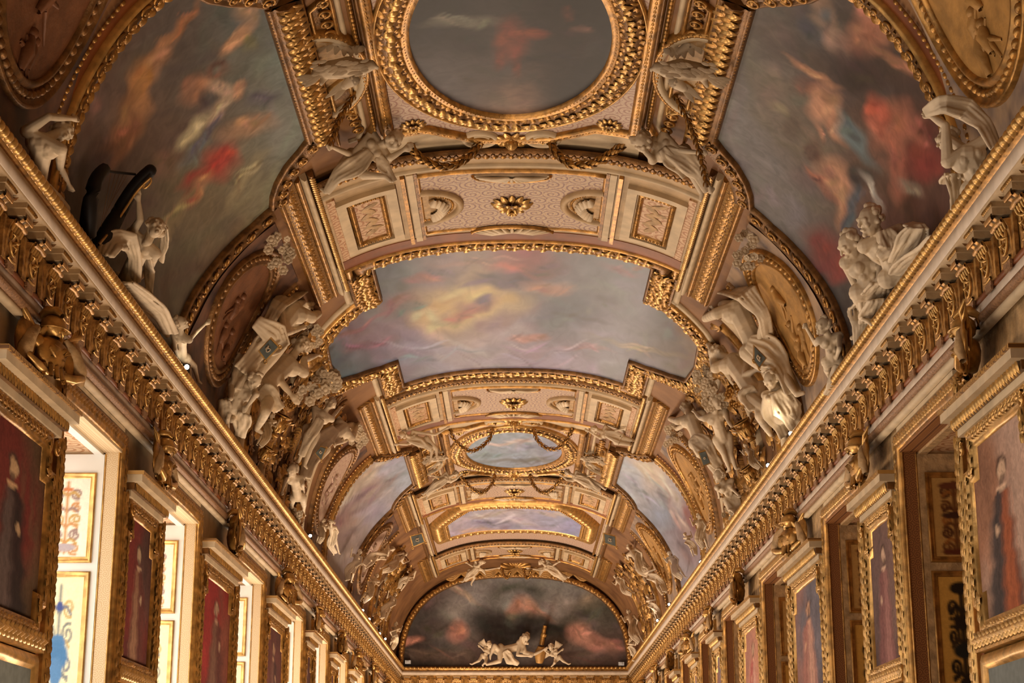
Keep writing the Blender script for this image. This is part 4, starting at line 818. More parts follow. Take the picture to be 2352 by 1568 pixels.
# ================================================================ oval medallions and their painted grounds in the lower zone of the vault
def medallion(yc, sg, dirn, label, mtl, ground, hidden=False):
    y0 = yc; c = (y0, sg*4.66)
    t = thing('oval_medallion', label, 'medallion', tuple(V(c[0], c[1], .05)))
    g = [(y0-1.05*dirn, sg*3.45), (y0+1.5*dirn, sg*3.45), (y0+1.5*dirn, sg*4.4), (y0+.9*dirn, sg*6.2), (y0-2.2*dirn, sg*6.2), (y0-1.55*dirn, sg*5.2), (y0-1.2*dirn, sg*4.2)]
    mb = MB(); patch(mb, V, g, .03, .2); part(mb, 'painted_ground', ground, t)
    rot = -sg*dirn*.32
    e = lambda k: ellipse(c[0], c[1], 1.02*k, .95*k, 56, rot=rot)
    mb = MB(); patch(mb, V, e(.88), .06, .12); part(mb, 'relief_ground', mtl, t)
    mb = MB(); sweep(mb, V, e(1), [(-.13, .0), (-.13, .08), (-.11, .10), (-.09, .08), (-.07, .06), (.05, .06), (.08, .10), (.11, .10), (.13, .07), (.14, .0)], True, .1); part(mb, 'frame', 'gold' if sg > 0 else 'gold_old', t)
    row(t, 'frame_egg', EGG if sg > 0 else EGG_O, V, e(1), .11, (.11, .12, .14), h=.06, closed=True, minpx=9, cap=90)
    mb = MB(); rs = np.random.RandomState(int(yc*10)+sg+2)
    for j in range(5):                                  # low relief figures
        a = (c[0]+rs.uniform(-.3, .3), c[1]+sg*rs.uniform(-.45, .5)); b = (a[0]+rs.uniform(-.12, .12), a[1]+sg*rs.uniform(.2, .45)); p = V(*a, .07); q_ = V(*b, .07)
        m_tube(mb, [p, (p+q_)/2+rs.uniform(-.03, .03, 3), q_], [.03, .075, .04], 6); sphere(mb, p, .055, 7, 5)
        for z in range(3): r_ = V(a[0]+rs.uniform(-.35, .35), a[1]+sg*rs.uniform(-.1, .5), .06); m_tube(mb, [(p+q_)/2, r_], [.035, .015], 5)
    part(mb, 'low_relief', mtl, t)
    # beaded arch edge that closes the painted ground on its far side
    pth = [(y0+1.5*dirn, sg*3.5), (y0+1.52*dirn, sg*4.2), (y0+1.25*dirn, sg*5.0), (y0+.95*dirn, sg*6.1)]
    mb = MB(); sweep(mb, V, pth, half_round(.12, .10, 6, 0), step=.12); part(mb, 'arch_edge', 'gold_old', t)
    row(t, 'edge_bead', PEARL, V, pth, .085, (.075, .075, .08), h=.09, minpx=9, cap=50)
    return t
MED = [(22.85, 1), (35.55, -1), (45.5, 1), (13.05, -1)]
for yc, dr in MED:
    for sg in (-1, 1):
        w = 'left' if sg < 0 else 'right'
        lb = {22.85: 'oval relief medallion in an egg moulded frame, on the %s beside the near vault painting', 35.55: 'oval medallion on the %s just before the pale streaked vault painting', 45.5: 'small far oval medallion on the %s beyond the pale streaked vault painting', 13.05: 'cropped oval medallion in the upper %s corner of the frame'}[yc] % w
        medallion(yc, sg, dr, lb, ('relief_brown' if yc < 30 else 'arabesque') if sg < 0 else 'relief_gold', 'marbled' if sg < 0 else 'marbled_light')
# ================================================================ portraits on the piers, their hoods and the gilt trophies above
def portrait_color(bg, bg2, robe, cloak, skin, seed):
    rs = np.random.RandomState(seed); o = rs.uniform(-.06, .06)
    def f(W, uv):
        x = (uv[:, 0]-uv[:, 0].min())/np.ptp(uv[:, 0]); y = (uv[:, 1]-uv[:, 1].min())/np.ptp(uv[:, 1])
        x = x+.012*np.sin(y*37+seed)+.01*np.sin(y*71)
        t = np.clip((x-.55+.25*np.sin(y*5+seed))*3, 0, 1)[:, None]; c = lin(bg)*(1-t)+lin(bg2)*t
        def put(m, col, k=1.0):
            nonlocal c
            m = np.clip(m, 0, 1)[:, None]*k; c = c*(1-m)+m*lin(col)
        for k in range(40):                                       # loose vertical strokes in the ground
            qx, qy = rs.rand(), rs.rand(); put(1-((x-qx)/rs.uniform(.03, .1))**2-((y-qy)/rs.uniform(.06, .2))**2, tuple(np.clip(np.array(bg if qx < .55 else bg2)*rs.uniform(.75, 1.25), 10, 240)), .45)
        put((.24-y)*4, tuple(int(v*.6) for v in bg2), .6)
        cx = .47+o; sh = .67
        wd = .15+.15*np.clip((sh-y)/.67, 0, 1)+.015*np.sin(y*23+seed); rnd = .05*((x-cx)/.2)**2
        put((wd*1.15-np.abs(x-cx-.05))*9*(y < sh-rnd), cloak, .92); put((wd*.62-np.abs(x-cx+.03))*9*(y < sh-.01-rnd), robe, .9)
        for k in range(9): put((.014-np.abs(x-cx+.13-.035*k-(.05*k-.2)*(sh-y)*.6))*45*(y < sh-.06), tuple(int(v*(.66 if k % 2 else 1.18)) for v in (robe if k < 5 else cloak)), .5)
        put((1-((x-cx)/.10)**2-((y-.785)/.075)**2)*2, (74, 54, 44), .85)
        put((1-((x-cx)/.078)**2-((y-.765)/.062)**2)*2.2, skin, .95); put((1-((x-cx+.01)/.05)**2-((y-.715)/.034)**2)*2, (92, 70, 58), .7); put((1-((x-cx+.03)/.02)**2-((y-.775)/.006)**2)*2, (70, 50, 44), .6); put((1-((x-cx-.03)/.02)**2-((y-.775)/.006)**2)*2, (70, 50, 44), .6)
        put((1-((x-cx)/.1)**2-((y-.675)/.02)**2)*2, tuple(min(245, int(v*1.15)) for v in skin), .7)
        put((1-((x-cx-.14)/.05)**2-((y-.46)/.035)**2)*2, skin, .9); put((1-((x-cx-.11)/.03)**2-((y-.50)/.06)**2)*2, cloak, .6)
        return c
    return f
PAL = {-1: [((112, 48, 40), (96, 72, 52), (96, 78, 72), (44, 34, 32), (196, 160, 120)), ((118, 46, 40), (84, 56, 50), (150, 110, 84), (96, 52, 44), (180, 150, 120)), ((140, 44, 40), (128, 70, 54), (120, 84, 66), (92, 48, 40), (190, 150, 120)), ((92, 52, 46), (84, 54, 50), (110, 74, 62), (64, 40, 36), (170, 130, 100)), ((96, 62, 54), (84, 54, 50), (120, 84, 66), (80, 50, 44), (170, 130, 100))],
       1: [((186, 152, 132), (150, 106, 82), (168, 92, 58), (62, 56, 56), (206, 170, 140)), ((120, 92, 84), (104, 82, 78), (160, 112, 104), (128, 84, 80), (200, 164, 138)), ((112, 104, 110), (150, 112, 104), (196, 150, 130), (164, 112, 100), (206, 160, 130)), ((190, 134, 110), (170, 120, 104), (206, 160, 140), (170, 90, 84), (210, 170, 140)), ((130, 112, 112), (140, 104, 96), (180, 140, 124), (120, 84, 80), (196, 160, 130))]}
ORD = ['nearest', 'second nearest', 'third', 'fourth', 'fifth', 'sixth', 'seventh', 'eighth', 'ninth', 'tenth']
DESC = {-1: ['portrait of a dark robed figure on deep red', 'narrow portrait with a pale streaked robe on dull red', 'portrait with a bright red upper ground', 'dim brown and mauve portrait', 'small dim brown portrait'],
        1: ['portrait of a man in an orange tunic and dark cloak', 'narrow mauve grey portrait with pale pink robe', 'portrait with grey blue top and pink drapery', 'portrait of pale pink and red drapery', 'small grey pink portrait']}
def portrait(sd, nm, n, a, b):
    M = WALL(sd, XW); w = b-a; k = min(1.0, w/2.5); pal = PAL[sd][min(n, 4)]
    t = thing('portrait', '%s, %s on the %s wall' % (DESC[sd][min(n, 4)], ORD[n], nm), 'portrait', (sd*4.2, (a+b)/2, 4.2), group='portraits between the bays')
    fa, fb = a+.11*k, b-.11*k                                # outer frame centre lines
    ca, cb = a+.40*k, b-.40*k; zt, zb = 4.95, 3.36
    nw, nh = .2*k, .3
    O = [(ca, zb), (cb, zb), (cb, zt-nh), (cb-nw, zt-nh), (cb-nw, zt), (ca+nw, zt), (ca+nw, zt-nh), (ca, zt-nh)]
    if n == 0: O = [(ca, zb+.25), (ca+.15, zb+.25), (ca+.15, zb), (cb-.15, zb), (cb-.15, zb+.25), (cb, zb+.25)]+O[2:]
    mb = MB(); patch(mb, M, O, .03, .028 if n < 2 else .06, portrait_color(*pal, n*2+sd+3)); part(mb, 'canvas', 'tapestry', t)
    gm = 'gold' if sd < 0 else 'gold_bright'
    mb = MB(); sweep(mb, M, O, [(.02, .03), (.0, .07), (-.03, .06), (-.05, .09), (-.09*k, .09), (-.11*k, .07), (-.13*k, .0)] if True else [], True, 1.0); part(mb, 'inner_frame', gm, t)
    row(t, 'inner_leaf', ACAN_B if sd > 0 else ACAN, M, O, .10, (.12, .11*k, .06), h=.08, off=-.07*k, closed=True, minpx=11, cap=110, jit=.01)
    for e in (fa, fb):
        mb = MB(); slab(mb, M, e-.085*k, e+.085*k, .6, 5.12, -.01, .06); sweep(mb, M, [(e, .6), (e, 5.12)], half_round(.15*k, .05, 6, .05), step=3); part(mb, 'outer_frame', gm, t)
        row(t, 'outer_leaf', ACAN_B if sd > 0 else ACAN, M, [(e, 2.6), (e, 5.12)], .125, (.17, .17*k, .075), h=.08, minpx=11, cap=60, jit=.01)
    mb = MB(); slab(mb, M, fa+.08*k, ca-.1*k, .6, 5.1, -.01, .02); slab(mb, M, cb+.1*k, fb-.08*k, .6, 5.1, -.01, .02); part(mb, 'channel', 'red_brown', t, False)
    mb = MB(); slab(mb, M, ca-.05*k, cb+.05*k, zt+.06, 5.12, -.01, .06); part(mb, 'crest_panel', 'gold_carved', t, False)
    row(t, 'crest_leaf', ACAN_B if sd > 0 else ACAN, M, [(ca, zt+.13), (cb, zt+.13)], .13, (.15, .14, .07), h=.06, minpx=12, cap=30)
    for e in (ca-.02, cb+.02): row(t, 'crest_scroll', SCROLL_B if sd > 0 else SCROLL, M, [(e, zt-.1), (e, zt+.12)], .18, (.16, .16, .2), h=.08, minpx=9)
    # hood cornice
    hd = thing('picture_hood', 'moulded cream and gold hood over the %s portrait on the %s wall' % (ORD[n], nm), 'cornice', (sd*4.1, (a+b)/2, 5.2), group='hoods over the portraits')
    for z0, z1, ex, h, m, nm_ in ((5.10, 5.17, .0, .10, 'cream', 'bed_moulding'), (5.17, 5.25, .03, .14, 'gold_old', 'leaf_course'), (5.25, 5.33, .08, .235, 'cream', 'corona'), (5.33, 5.37, .1, .255, 'gold_net', 'cyma')):
        mb = MB(); slab(mb, M, a+.24*k-ex, b-.24*k+ex, z0, z1, 0, h); part(mb, nm_, m, hd, False)
    row(hd, 'hood_leaf', LEAF_B, M, [(a+.24*k, 5.21), (b-.24*k, 5.21)], .085, (.12, .1, .1), h=.14, turn=math.pi/2*(1), tilt=.3, minpx=9, cap=40)
    # painting set in the dado below
    if n < 2:
        lp = thing('dado_painting', 'small framed grey picture under the %s portrait on the %s wall' % (ORD[n], nm), 'painting', (sd*4.2, (a+b)/2, 2.4), group='pictures below the portraits')
        mb = MB(); slab(mb, M, ca, cb, 1.9, 2.95, 0, .03); part(mb, 'picture', 'slate', lp, False)
        mb = MB(); sweep(mb, M, [(ca, 1.9), (cb, 1.9), (cb, 2.98), (ca, 2.98)], [(.03, .03), (.0, .06), (-.04, .08), (-.1, .05), (-.12, .0)], True, 1.0); part(mb, 'frame', 'gold_bright', lp)
        mb = MB(); slab(mb, M, ca-.1, cb+.1, 3.1, 3.27, 0, .1); part(mb, 'cushion_moulding', 'gold_bright', lp, False)
        row(lp, 'cushion_leaf', ACAN_B, M, [(ca-.1, 3.2), (cb+.1, 3.2)], .12, (.16, .2, .1), h=.09, minpx=9, cap=30)
def wrapz(sd): return Matrix.Rotation(0 if sd < 0 else math.pi, 4, 'Z')
# trophy parts in local axes: x into the room, y along the wall, z up
def lathe(mb, prof, c=(0, 0, 0), k=14, sc=(1, 1)):
    v = [(c[0]+sc[0]*r*math.cos(2*math.pi*j/k), c[1]+sc[1]*r*math.sin(2*math.pi*j/k), c[2]+z) for r, z in prof for j in range(k)]
    return mb.add(v, gridq(len(prof), k, True))
def trophy_meshes():
    out = []
    g = MB(); lathe(g, [(.0, .0), (.10, .01), (.135, .08), (.15, .16), (.135, .22), (.07, .26), (.05, .28)], (.02, 0, 0), 16, (.75, 1))
    for sy in (-1, 1):
        sphere(g, (.02, sy*.13, .2), .055); m_tube(g, [(.08, sy*.06, .2), (.12, sy*.055, .15), (.1, sy*.05, .1)], [.02, .05, .03], 8)
    for j in range(7): m_tube(g, [(.1*math.cos((j-3)*.4), .14*math.sin((j-3)*.4), .03), (.12*math.cos((j-3)*.4), .16*math.sin((j-3)*.4), -.06)], [.022, .016], 6)
    out.append(('cuirass', g, 'gold'))
    g = MB(); lathe(g, [(.05, .0), (.085, .03), (.095, .08), (.085, .13), (.05, .165), (.0, .175)], (.04, 0, .27), 14, (1.15, .95))
    m_tube(g, [(.12, 0, .32), (.15, 0, .29), (.13, 0, .26)], [.02, .025, .01], 6); lathe(g, [(.085, .06), (.12, .055), (.09, .075)], (.06, 0, .27), 14)
    m_tube(g, [(-.08, 0, .34), (-.09, 0, .44), (-.02, 0, .49), (.07, 0, .48), (.12, 0, .44)], [.02, .035, .045, .04, .02], 8)
    for sy in (-1, 1): m_tube(g, [(.05, sy*.085, .33), (.02, sy*.1, .28), (.0, sy*.1, .24)], [.02, .03, .015], 6)
    out.append(('helmet', g, 'gold_bright'))
    for sy in (-1, 1):
        g = MB(); lathe(g, [(.0, .05), (.06, .045), (.12, .02), (.15, .0), (.13, -.01)], (.0, 0, 0), 18); v = np.concatenate(g.v); g.v = [np.c_[v[:, 2]*.9+.02, sy*.26+v[:, 0]*.75, v[:, 1]*1.25+.16]]
        out.append(('shield', g, 'gold'))
        for j in range(4):
            g = MB(); m_tube(g, [(.0, sy*.1, .1+.05*j), (-.02+.02*j, sy*(.22+.03*j), .26+.04*j), (.0, sy*(.28+.02*j), .40+.02*j)], [.018, .022, .01], 6); out.append(('standard', g, 'gold_bright'))
        g = MB(); m_tube(g, [(.05, sy*.05, -.02), (.1, sy*.2, -.01), (.09, sy*.3, .03), (.05, sy*.32, .08), (.06, sy*.28, .1)], [.03, .035, .03, .025, .015], 8); out.append(('scroll', g, 'gold_bright'))
        g = MB(); m_tube(g, [(.02, sy*.15, .3), (.05, sy*.24, .22), (.06, sy*.3, .08), (.05, sy*.33, -.02)], [.03, .05, .06, .03], 8); out.append(('drapery', g, 'stucco_tan'))
    return [(n, g.mesh(n, m)) for n, g, m in out]
TROPHY = trophy_meshes()
n = 0
for a, b in PIERS[3:12]:
    for sd, nm in SIDES:
        portrait(sd, nm, n, a, b)
        t = thing('gilt_trophy', 'gilt armour trophy above the %s portrait on the %s wall' % (ORD[n], nm), 'trophy', (sd*4.12, (a+b)/2, 5.38), group='gilt trophies over the portraits')
        sc = .98 if b-a > 2 else .85
        for nm_, me in TROPHY:
            o = link(nm_, me, t); o.matrix_basis = wrapz(sd) @ Matrix.Rotation((n % 3-1)*.3, 4, 'Z') @ Matrix.Translation((.05, 0, .07)) @ Matrix.Diagonal((1.05*sc, 1.5*sc, 1.16*sc, 1))
    n += 1
# ================================================================ stucco figures
SCULPT = []
AX = ray(1176, 784); AX = AX/np.linalg.norm(AX)
def at_depth(x, y, d): return np.array(CAM)+ray(x, y)*d
def anchor_depth(x, y, h):
    """distance at which the sight line is still h metres clear of the vault"""
    r = ray(x, y); a, b = A_-h, ZC-h-ZB; lo, hi = (ZB-CAM.z)/r[2], (ZC-h-CAM.z)/r[2]
    g = lambda t: abs((CAM.x+r[0]*t)/a)**N_+max(0, (CAM.z+r[2]*t-ZB)/b)**N_-1
    if g(lo) > 0: return float(((-1 if x < 1188 else 1)*(A_-h)-CAM.x)/r[0])
    for _ in range(40):
        m = (lo+hi)/2
        if g(m) > 0: hi = m
        else: lo = m
    return float(lo)
_ad = anchor_depth
def anchor_depth(x, y, h):
    if h < 0: r = ray(x, y); return float((61.2+h)/r[1])       # a plane in front of the end wall
    return _ad(x, y, h)
def behind_cornice(x, y, d, out=0.0):
    """keeps what stands on the cornice behind its beaded edge"""
    r = ray(x, y); z = CAM.z+r[2]*d; k = min(1., max(0., (z-7.0)/.8)); xl = (4.13-out)*(1-k)+3.3*k
    X = CAM.x+r[0]*d
    return d if abs(X) >= xl or abs(X) < 2.6 else float(((1 if X > 0 else -1)*xl-CAM.x)/r[0])
def ell(mb, c, ax, k=10, n=8):
    c = np.asarray(c); ax = np.asarray(ax)
    u = np.array([(math.cos(2*math.pi*j/k)*math.sin(math.pi*i/n), math.sin(2*math.pi*j/k)*math.sin(math.pi*i/n), math.cos(math.pi*i/n)) for i in range(n+1) for j in range(k)])
    return mb.add(c+u @ ax, gridq(n+1, k, True))
def cap(mb, p, q, r1, r2, k=9):
    p = np.asarray(p, float); q = np.asarray(q, float)
    sphere(mb, p, r1, k, 6); sphere(mb, q, r2, k, 6)
    d = q-p; L = np.linalg.norm(d)
    if L < 1e-4: return
    m_tube(mb, [p, p+d*.33, p+d*.67, q], [r1, r1*.67+r2*.33, r1*.33+r2*.67, r2], k)
def limb(mb, pts, rs):
    for i in range(len(pts)-1): cap(mb, pts[i], pts[i+1], rs[i], rs[i+1])
def unit(v): v = np.asarray(v, float); return v/(np.linalg.norm(v)+1e-9)
def hand(mb, wrist, tip_dir, H, side):
    d = unit(tip_dir); n = unit(np.cross(d, -AX)); 
    palm = wrist+d*.2*H; limb(mb, [wrist, palm], [.10*H, .13*H])
    for j in range(4):
        b = palm+n*(j-1.5)*.075*H+d*.06*H; ln = (.26, .32, .30, .22)[j]*H; m = b+d*ln*.5-AX*.03*H; e = b+d*ln*.95+AX*.04*H
        limb(mb, [b, m, e], [.045*H, .042*H, .035*H])
    b = wrist+d*.1*H+n*side*.1*H; limb(mb, [b, b+n*side*.09*H+d*.12*H, b+n*side*.08*H+d*.24*H], [.05*H, .046*H, .036*H])
def folds(mb, pts, w, n, rad, seed):
    """cloth: neighbouring rounded folds that run along a line and merge"""
    rs = np.random.RandomState(seed); P = np.asarray(pts, float); t = np.linspace(0, 1, len(P)); tt = np.linspace(0, 1, max(5, len(P)*3)); Q = np.stack([np.interp(tt, t, P[:, i]) for i in range(3)], 1)
    w = np.interp(tt, np.linspace(0, 1, len(np.atleast_1d(w))), np.atleast_1d(w)); T = np.gradient(Q, axis=0); S = np.cross(T, AX); S /= np.linalg.norm(S, axis=1)[:, None]+1e-9
    n = int(n*1.7)+1; rad = rad*.62; w = w*(.55+.45*np.sin(np.pi*np.clip(tt*1.15+.12, 0, 1)))
    for j in range(n):
        o = (j/(max(n-1, 1))-.5); ph = rs.uniform(0, 6); L = Q+S*(o*w*(1+.12*np.sin(tt*7+ph)))[:, None]-AX*(rad*(1.0*np.sin(j*2.4+tt*4+ph)+.4))[:, None]
        r = rad*(.75+.35*np.sin(tt*9+ph)**2)
        m_tube(mb, L, r, 7); sphere(mb, L[0], r[0], 7, 5); sphere(mb, L[-1], r[-1], 7, 5)
def sculpt(mb, name, material, parent, vox, it=2):
    o = part(mb, name, material, parent); m = o.modifiers.new('r', 'REMESH'); m.mode = 'VOXEL'; m.voxel_size = max(vox, .006); m.use_smooth_shade = True
    s = o.modifiers.new('s', 'SMOOTH'); s.factor = .5; s.iterations = it; SCULPT.append(o); return o
def figure(name, label, cat, anchors, hp, J, look=(0, .2), drape=(), hair='curly', group='stucco figures on the vault', material='stucco', wings=False, male=True, child=False, wd=1.0):
    """J: joints as pixels of the photo (x, y, metres nearer the viewpoint); anchors give the distance from the vault"""
    an = [(a[0], a[1], anchor_depth(*a)) for a in anchors]
    def dep(x, y):
        if len(an) == 1: return an[0][2]
        (x0, y0, d0), (x1, y1, d1) = an; L2 = (x1-x0)**2+(y1-y0)**2; u = ((x-x0)*(x1-x0)+(y-y0)*(y1-y0))/L2; return d0+(d1-d0)*min(1.2, max(-.2, u))
    def P(j, out=0.0):
        d_ = dep(j[0], j[1]); v_ = anchor_depth(j[0], j[1], .22 if anchors[0][2] > 0 else -.2)
        d_ = min(d_, v_, 60.85/ray(j[0], j[1])[1])-(j[2] if len(j) > 2 else 0)
        return at_depth(j[0], j[1], behind_cornice(j[0], j[1], d_, out) if anchors[0][2] > 0 else d_)
    head, chest, pelvis = P(J['head']), P(J['chest']), P(J['pelvis'])
    d = dep(*J['head'][:2]); H = hp*1.22*d/F; px = d/F
    t = thing(name, label, cat, tuple(pelvis), group=group)
    b = MB(); up = unit(head-chest); spine = unit(chest-pelvis)
    lat = unit(np.cross(spine, AX)); lat = lat*(1 if lat[0] > 0 else -1)        # towards image right
    if 'lat' in J: lat = unit(P(J['lat'])-P(J['chest']))
    kk = .78 if child else (1.0 if male else .88)
    sw, hw = .74*H*kk*wd, .40*H*kk
    shL, shR = chest-lat*sw, chest+lat*sw; hiL, hiR = pelvis-lat*hw, pelvis+lat*hw
    fwd = -AX
    # trunk
    waist = pelvis*.55+chest*.45
    limb(b, [shL, shR], [.25*H, .25*H]); limb(b, [chest-spine*.28*H-lat*.3*H, chest-spine*.28*H+lat*.3*H], [.40*H*kk, .40*H*kk]); limb(b, [hiL, hiR], [.36*H, .36*H])
    limb(b, [chest-spine*.2*H, waist, pelvis], [.46*H*kk, .42*H*kk, .46*H*kk])
    for sg in (-1, 1):
        sphere(b, chest-spine*.25*H+lat*sg*.27*H+fwd*.26*H, .2*H if male else .22*H); sphere(b, waist+lat*sg*.16*H+fwd*.28*H, .15*H)
    limb(b, [chest, head-up*.2*H], [.24*H, .18*H])
    # head with a face
    f2 = ray(J['head'][0]+look[0]*100, J['head'][1]-look[1]*100)-ray(J['head'][0], J['head'][1]); fc = unit(unit(f2)*min(1., math.hypot(*look))*1.1+fwd*.55*(1.2-min(1., math.hypot(*look)))); fc = unit(fc-up*(fc @ up)*.6); lt = unit(np.cross(fc, up)); u2 = unit(np.cross(lt, fc))
    ell(b, head+u2*.08*H, [lt*.36*H, fc*.43*H, u2*.42*H]); ell(b, head+fc*.1*H-u2*.22*H, [lt*.25*H, fc*.29*H, u2*.27*H]); 
    limb(b, [head+fc*.42*H+u2*.1*H, head+fc*.50*H-u2*.07*H], [.04*H, .06*H]); limb(b, [head+fc*.36*H+u2*.13*H-lt*.2*H, head+fc*.36*H+u2*.13*H+lt*.2*H], [.07*H, .07*H]); sphere(b, head+fc*.36*H-u2*.40*H, .09*H)
    for sg in (-1, 1):
        sphere(b, head+fc*.32*H-u2*.06*H+lt*sg*.19*H, .10*H); sphere(b, head+lt*sg*.37*H-u2*.02*H, .09*H); sphere(b, head+fc*.39*H+u2*.04*H+lt*sg*.14*H, .045*H)
    limb(b, [head+fc*.40*H-u2*.23*H-lt*.07*H, head+fc*.40*H-u2*.23*H+lt*.07*H], [.05*H, .05*H])
    # limbs
    for s, S_ in (('l', shL), ('r', shR)):
        if s+'E' in J:
            e = P(J[s+'E']); L = [S_, S_*.5+e*.5, e]; R_ = [.23*H*kk, .2*H*kk, .155*H]
            limb(b, L, R_)
            if s+'H' in J:
                h_ = P(J[s+'H']); limb(b, [e, e*.6+h_*.4, h_], [.155*H, .16*H*kk, .10*H]); hand(b, h_, h_-e, H, -1 if s == 'l' else 1)
    for s, S_ in (('l', hiL), ('r', hiR)):
        if s+'K' in J:
            e = P(J[s+'K']); limb(b, [S_, S_*.5+e*.5, e], [.36*H*kk, .32*H*kk, .22*H])
            if s+'F' in J:
                h_ = P(J[s+'F']); limb(b, [e, e*.65+h_*.35, h_], [.22*H, .21*H*kk, .12*H]); ft = h_+unit(h_-e)*.1*H+lat*(.3 if s == 'r' else -.3)*H*.8; limb(b, [h_, ft], [.13*H, .09*H])
    vox = min(2.0*px, H/16)
    sculpt(b, 'body', material, t, vox)
    hm = MB(); rs = np.random.RandomState(abs(hash(label)) % 9999 if False else sum(map(ord, label)))
    if hair:
        for i in range(34):
            v = unit(rs.normal(size=3)); v = v-fc*max(0, v @ fc)*1.5; v = unit(v)
            if v @ u2 < -.45: continue
            sphere(hm, head+u2*.1*H+lt*(v @ lt)*.37*H+fc*(v @ fc)*.42*H+u2*(v @ u2)*.42*H, rs.uniform(.09, .15)*H, 7, 5)
        if hair == 'bearded':
            for i in range(14): sphere(hm, head+fc*rs.uniform(.25, .42)*H-u2*rs.uniform(.38, .62)*H+lt*rs.uniform(-.2, .2)*H, rs.uniform(.07, .12)*H, 7, 5)
        if hair == 'long': limb(hm, [head-fc*.3*H, head-fc*.35*H-u2*.5*H, chest-fc*.3*H], [.22*H, .18*H, .1*H])
        sculpt(hm, 'hair', material, t, vox, 1)
    for i, (pts, w, n, *hh) in enumerate(drape):
        dm = MB(); Q = [P(p, .16) for p in pts]; ww = np.atleast_1d(w)*px; folds(dm, Q, ww, n, float(np.mean(ww))/n*.85, i*7+3); sculpt(dm, 'drapery', material, t, vox*1.1, 1)
    if wings:
        for sg in (-1, 1):
            wm = MB(); base = chest-fwd*.2*H+lat*sg*.3*H
            for j in range(7):
                tip = base+lat*sg*(.7+.12*j)*H+up*(1.3-.22*j)*H*.9; limb(wm, [base+up*.1*H*(3-j)*.3, (base+tip)/2, tip], [.1*H, .13*H, .05*H])
            part(wm, 'wing', material, t)
    return t
ST = 'figure'
# ---- left side of the vault
figure('stucco_youth', 'shadowed nude youth with one arm curled over his head, at the far left cornice', 'statue', [(100, 400, .3)], 50, dict(head=(142, 300, .1), chest=(100, 322), pelvis=(78, 425), lE=(112, 268, .1), lH=(165, 272, .15), rE=(138, 385, .15), rH=(158, 425, .2), lK=(130, 455, .2), rK=(150, 480, .25)), look=(.8, -.3))
figure('stucco_musician', 'seated stucco woman in heavy drapery raising an arm to the dark harp, left cornice', 'statue', [(300, 640, .34)], 46, dict(head=(357, 525, .1), chest=(330, 558), pelvis=(285, 655), lE=(322, 505, .15), lH=(318, 462, .15), rE=(345, 615, .2), rH=(315, 645, .25), lK=(335, 715, .3), lF=(385, 770, .2), rK=(310, 700, .3), rF=(350, 765, .2)), look=(.4, .34), hair='long', male=False,
       drape=[([(245, 585, .2), (262, 555, .3), (295, 550, .35), (312, 590, .35), (308, 640, .35)], 46, 5), ([(335, 570, .2), (345, 620, .3), (342, 680, .3)], 26, 4), ([(290, 650, .35), (330, 690, .4), (370, 720, .35), (392, 765, .25)], [50, 70, 60], 7), ([(380, 520, .1), (378, 560, .15), (370, 600, .15)], 22, 4)])
figure('stucco_putto', 'stucco child reaching an arm across the left oval medallion, above the cornice', 'statue', [(420, 800, .3)], 30, dict(head=(413, 742, .1), chest=(416, 770), pelvis=(418, 818), rE=(447, 766, .1), rH=(470, 745, .1), lE=(402, 800, .1), lH=(412, 822, .1), lK=(432, 845, .1), lF=(440, 880, .1), rK=(446, 840, .1), rF=(455, 875, .1)), look=(.6, .4), child=True)
figure('stucco_captive', 'pale bearded stucco captive bent forward, arm stretched to the gilt frame, left side', 'statue', [(700, 690, .34), (560, 880, .3)], 46, dict(head=(700, 690, .15), chest=(676, 708), pelvis=(622, 778), rE=(742, 712, .05), rH=(778, 700, .0), lE=(652, 765, .3), lH=(695, 752, .35), lK=(585, 835, .15), lF=(545, 900), rK=(600, 850, .1), rF=(562, 910)), look=(.5, -.5), hair='bearded', wd=1.1,
       drape=[([(735, 662, .0), (690, 660, .05), (640, 700, .05), (605, 760, .1)], [24, 40, 44, 40], 5), ([(590, 740, .15), (640, 775, .35), (600, 800, .3), (555, 850, .2)], [40, 60, 66], 7), ([(570, 820, .1), (540, 890, .1)], [50, 40], 5)])
figure('stucco_captive', 'nude stucco captive reaching right, below the pale bearded one on the left', 'statue', [(690, 820, .3), (570, 930, .3)], 42, dict(head=(690, 792, .0), chest=(662, 832), pelvis=(605, 888), rE=(698, 826, .1), rH=(730, 814, .05), lE=(648, 880, .2), lH=(668, 905, .2), lK=(560, 930, .15), lF=(530, 965), rK=(610, 945, .2), rF=(590, 985)), look=(.5, .34), wd=1.1,
       drape=[([(600, 895, .25), (625, 915, .3), (640, 940, .25)], 40, 5)])
figure('stucco_captive', 'small crouching dark haired stucco figure against the left arch edge above the cornice', 'statue', [(550, 920, .3)], 34, dict(head=(583, 872, .1), chest=(560, 890), pelvis=(535, 935), rE=(588, 905, .15), rH=(570, 930, .2), lE=(530, 915, .1), lK=(520, 965, .15), lF=(515, 995), rK=(545, 965, .15), rF=(550, 1000)), look=(.3, -.4), drape=[([(515, 920), (512, 960), (518, 1005)], 30, 4), ([(560, 950, .1), (550, 1000, .1)], 40, 5)])
figure('stucco_atlas', 'slender stucco figure striding down the vault beside the gilt urn, on the left', 'statue', [(760, 930, .34), (685, 1060, .3)], 26, dict(head=(760, 928), chest=(742, 950), pelvis=(715, 990), rE=(765, 955, .1), rH=(782, 935, .1), lE=(722, 965, .15), lH=(712, 990, .2), lK=(700, 1020, .1), lF=(686, 1060), rK=(712, 1030, .05), rF=(700, 1068)), look=(.4, .3), drape=[([(735, 962, .15), (712, 1000, .2), (692, 1045, .1)], 24, 4)])
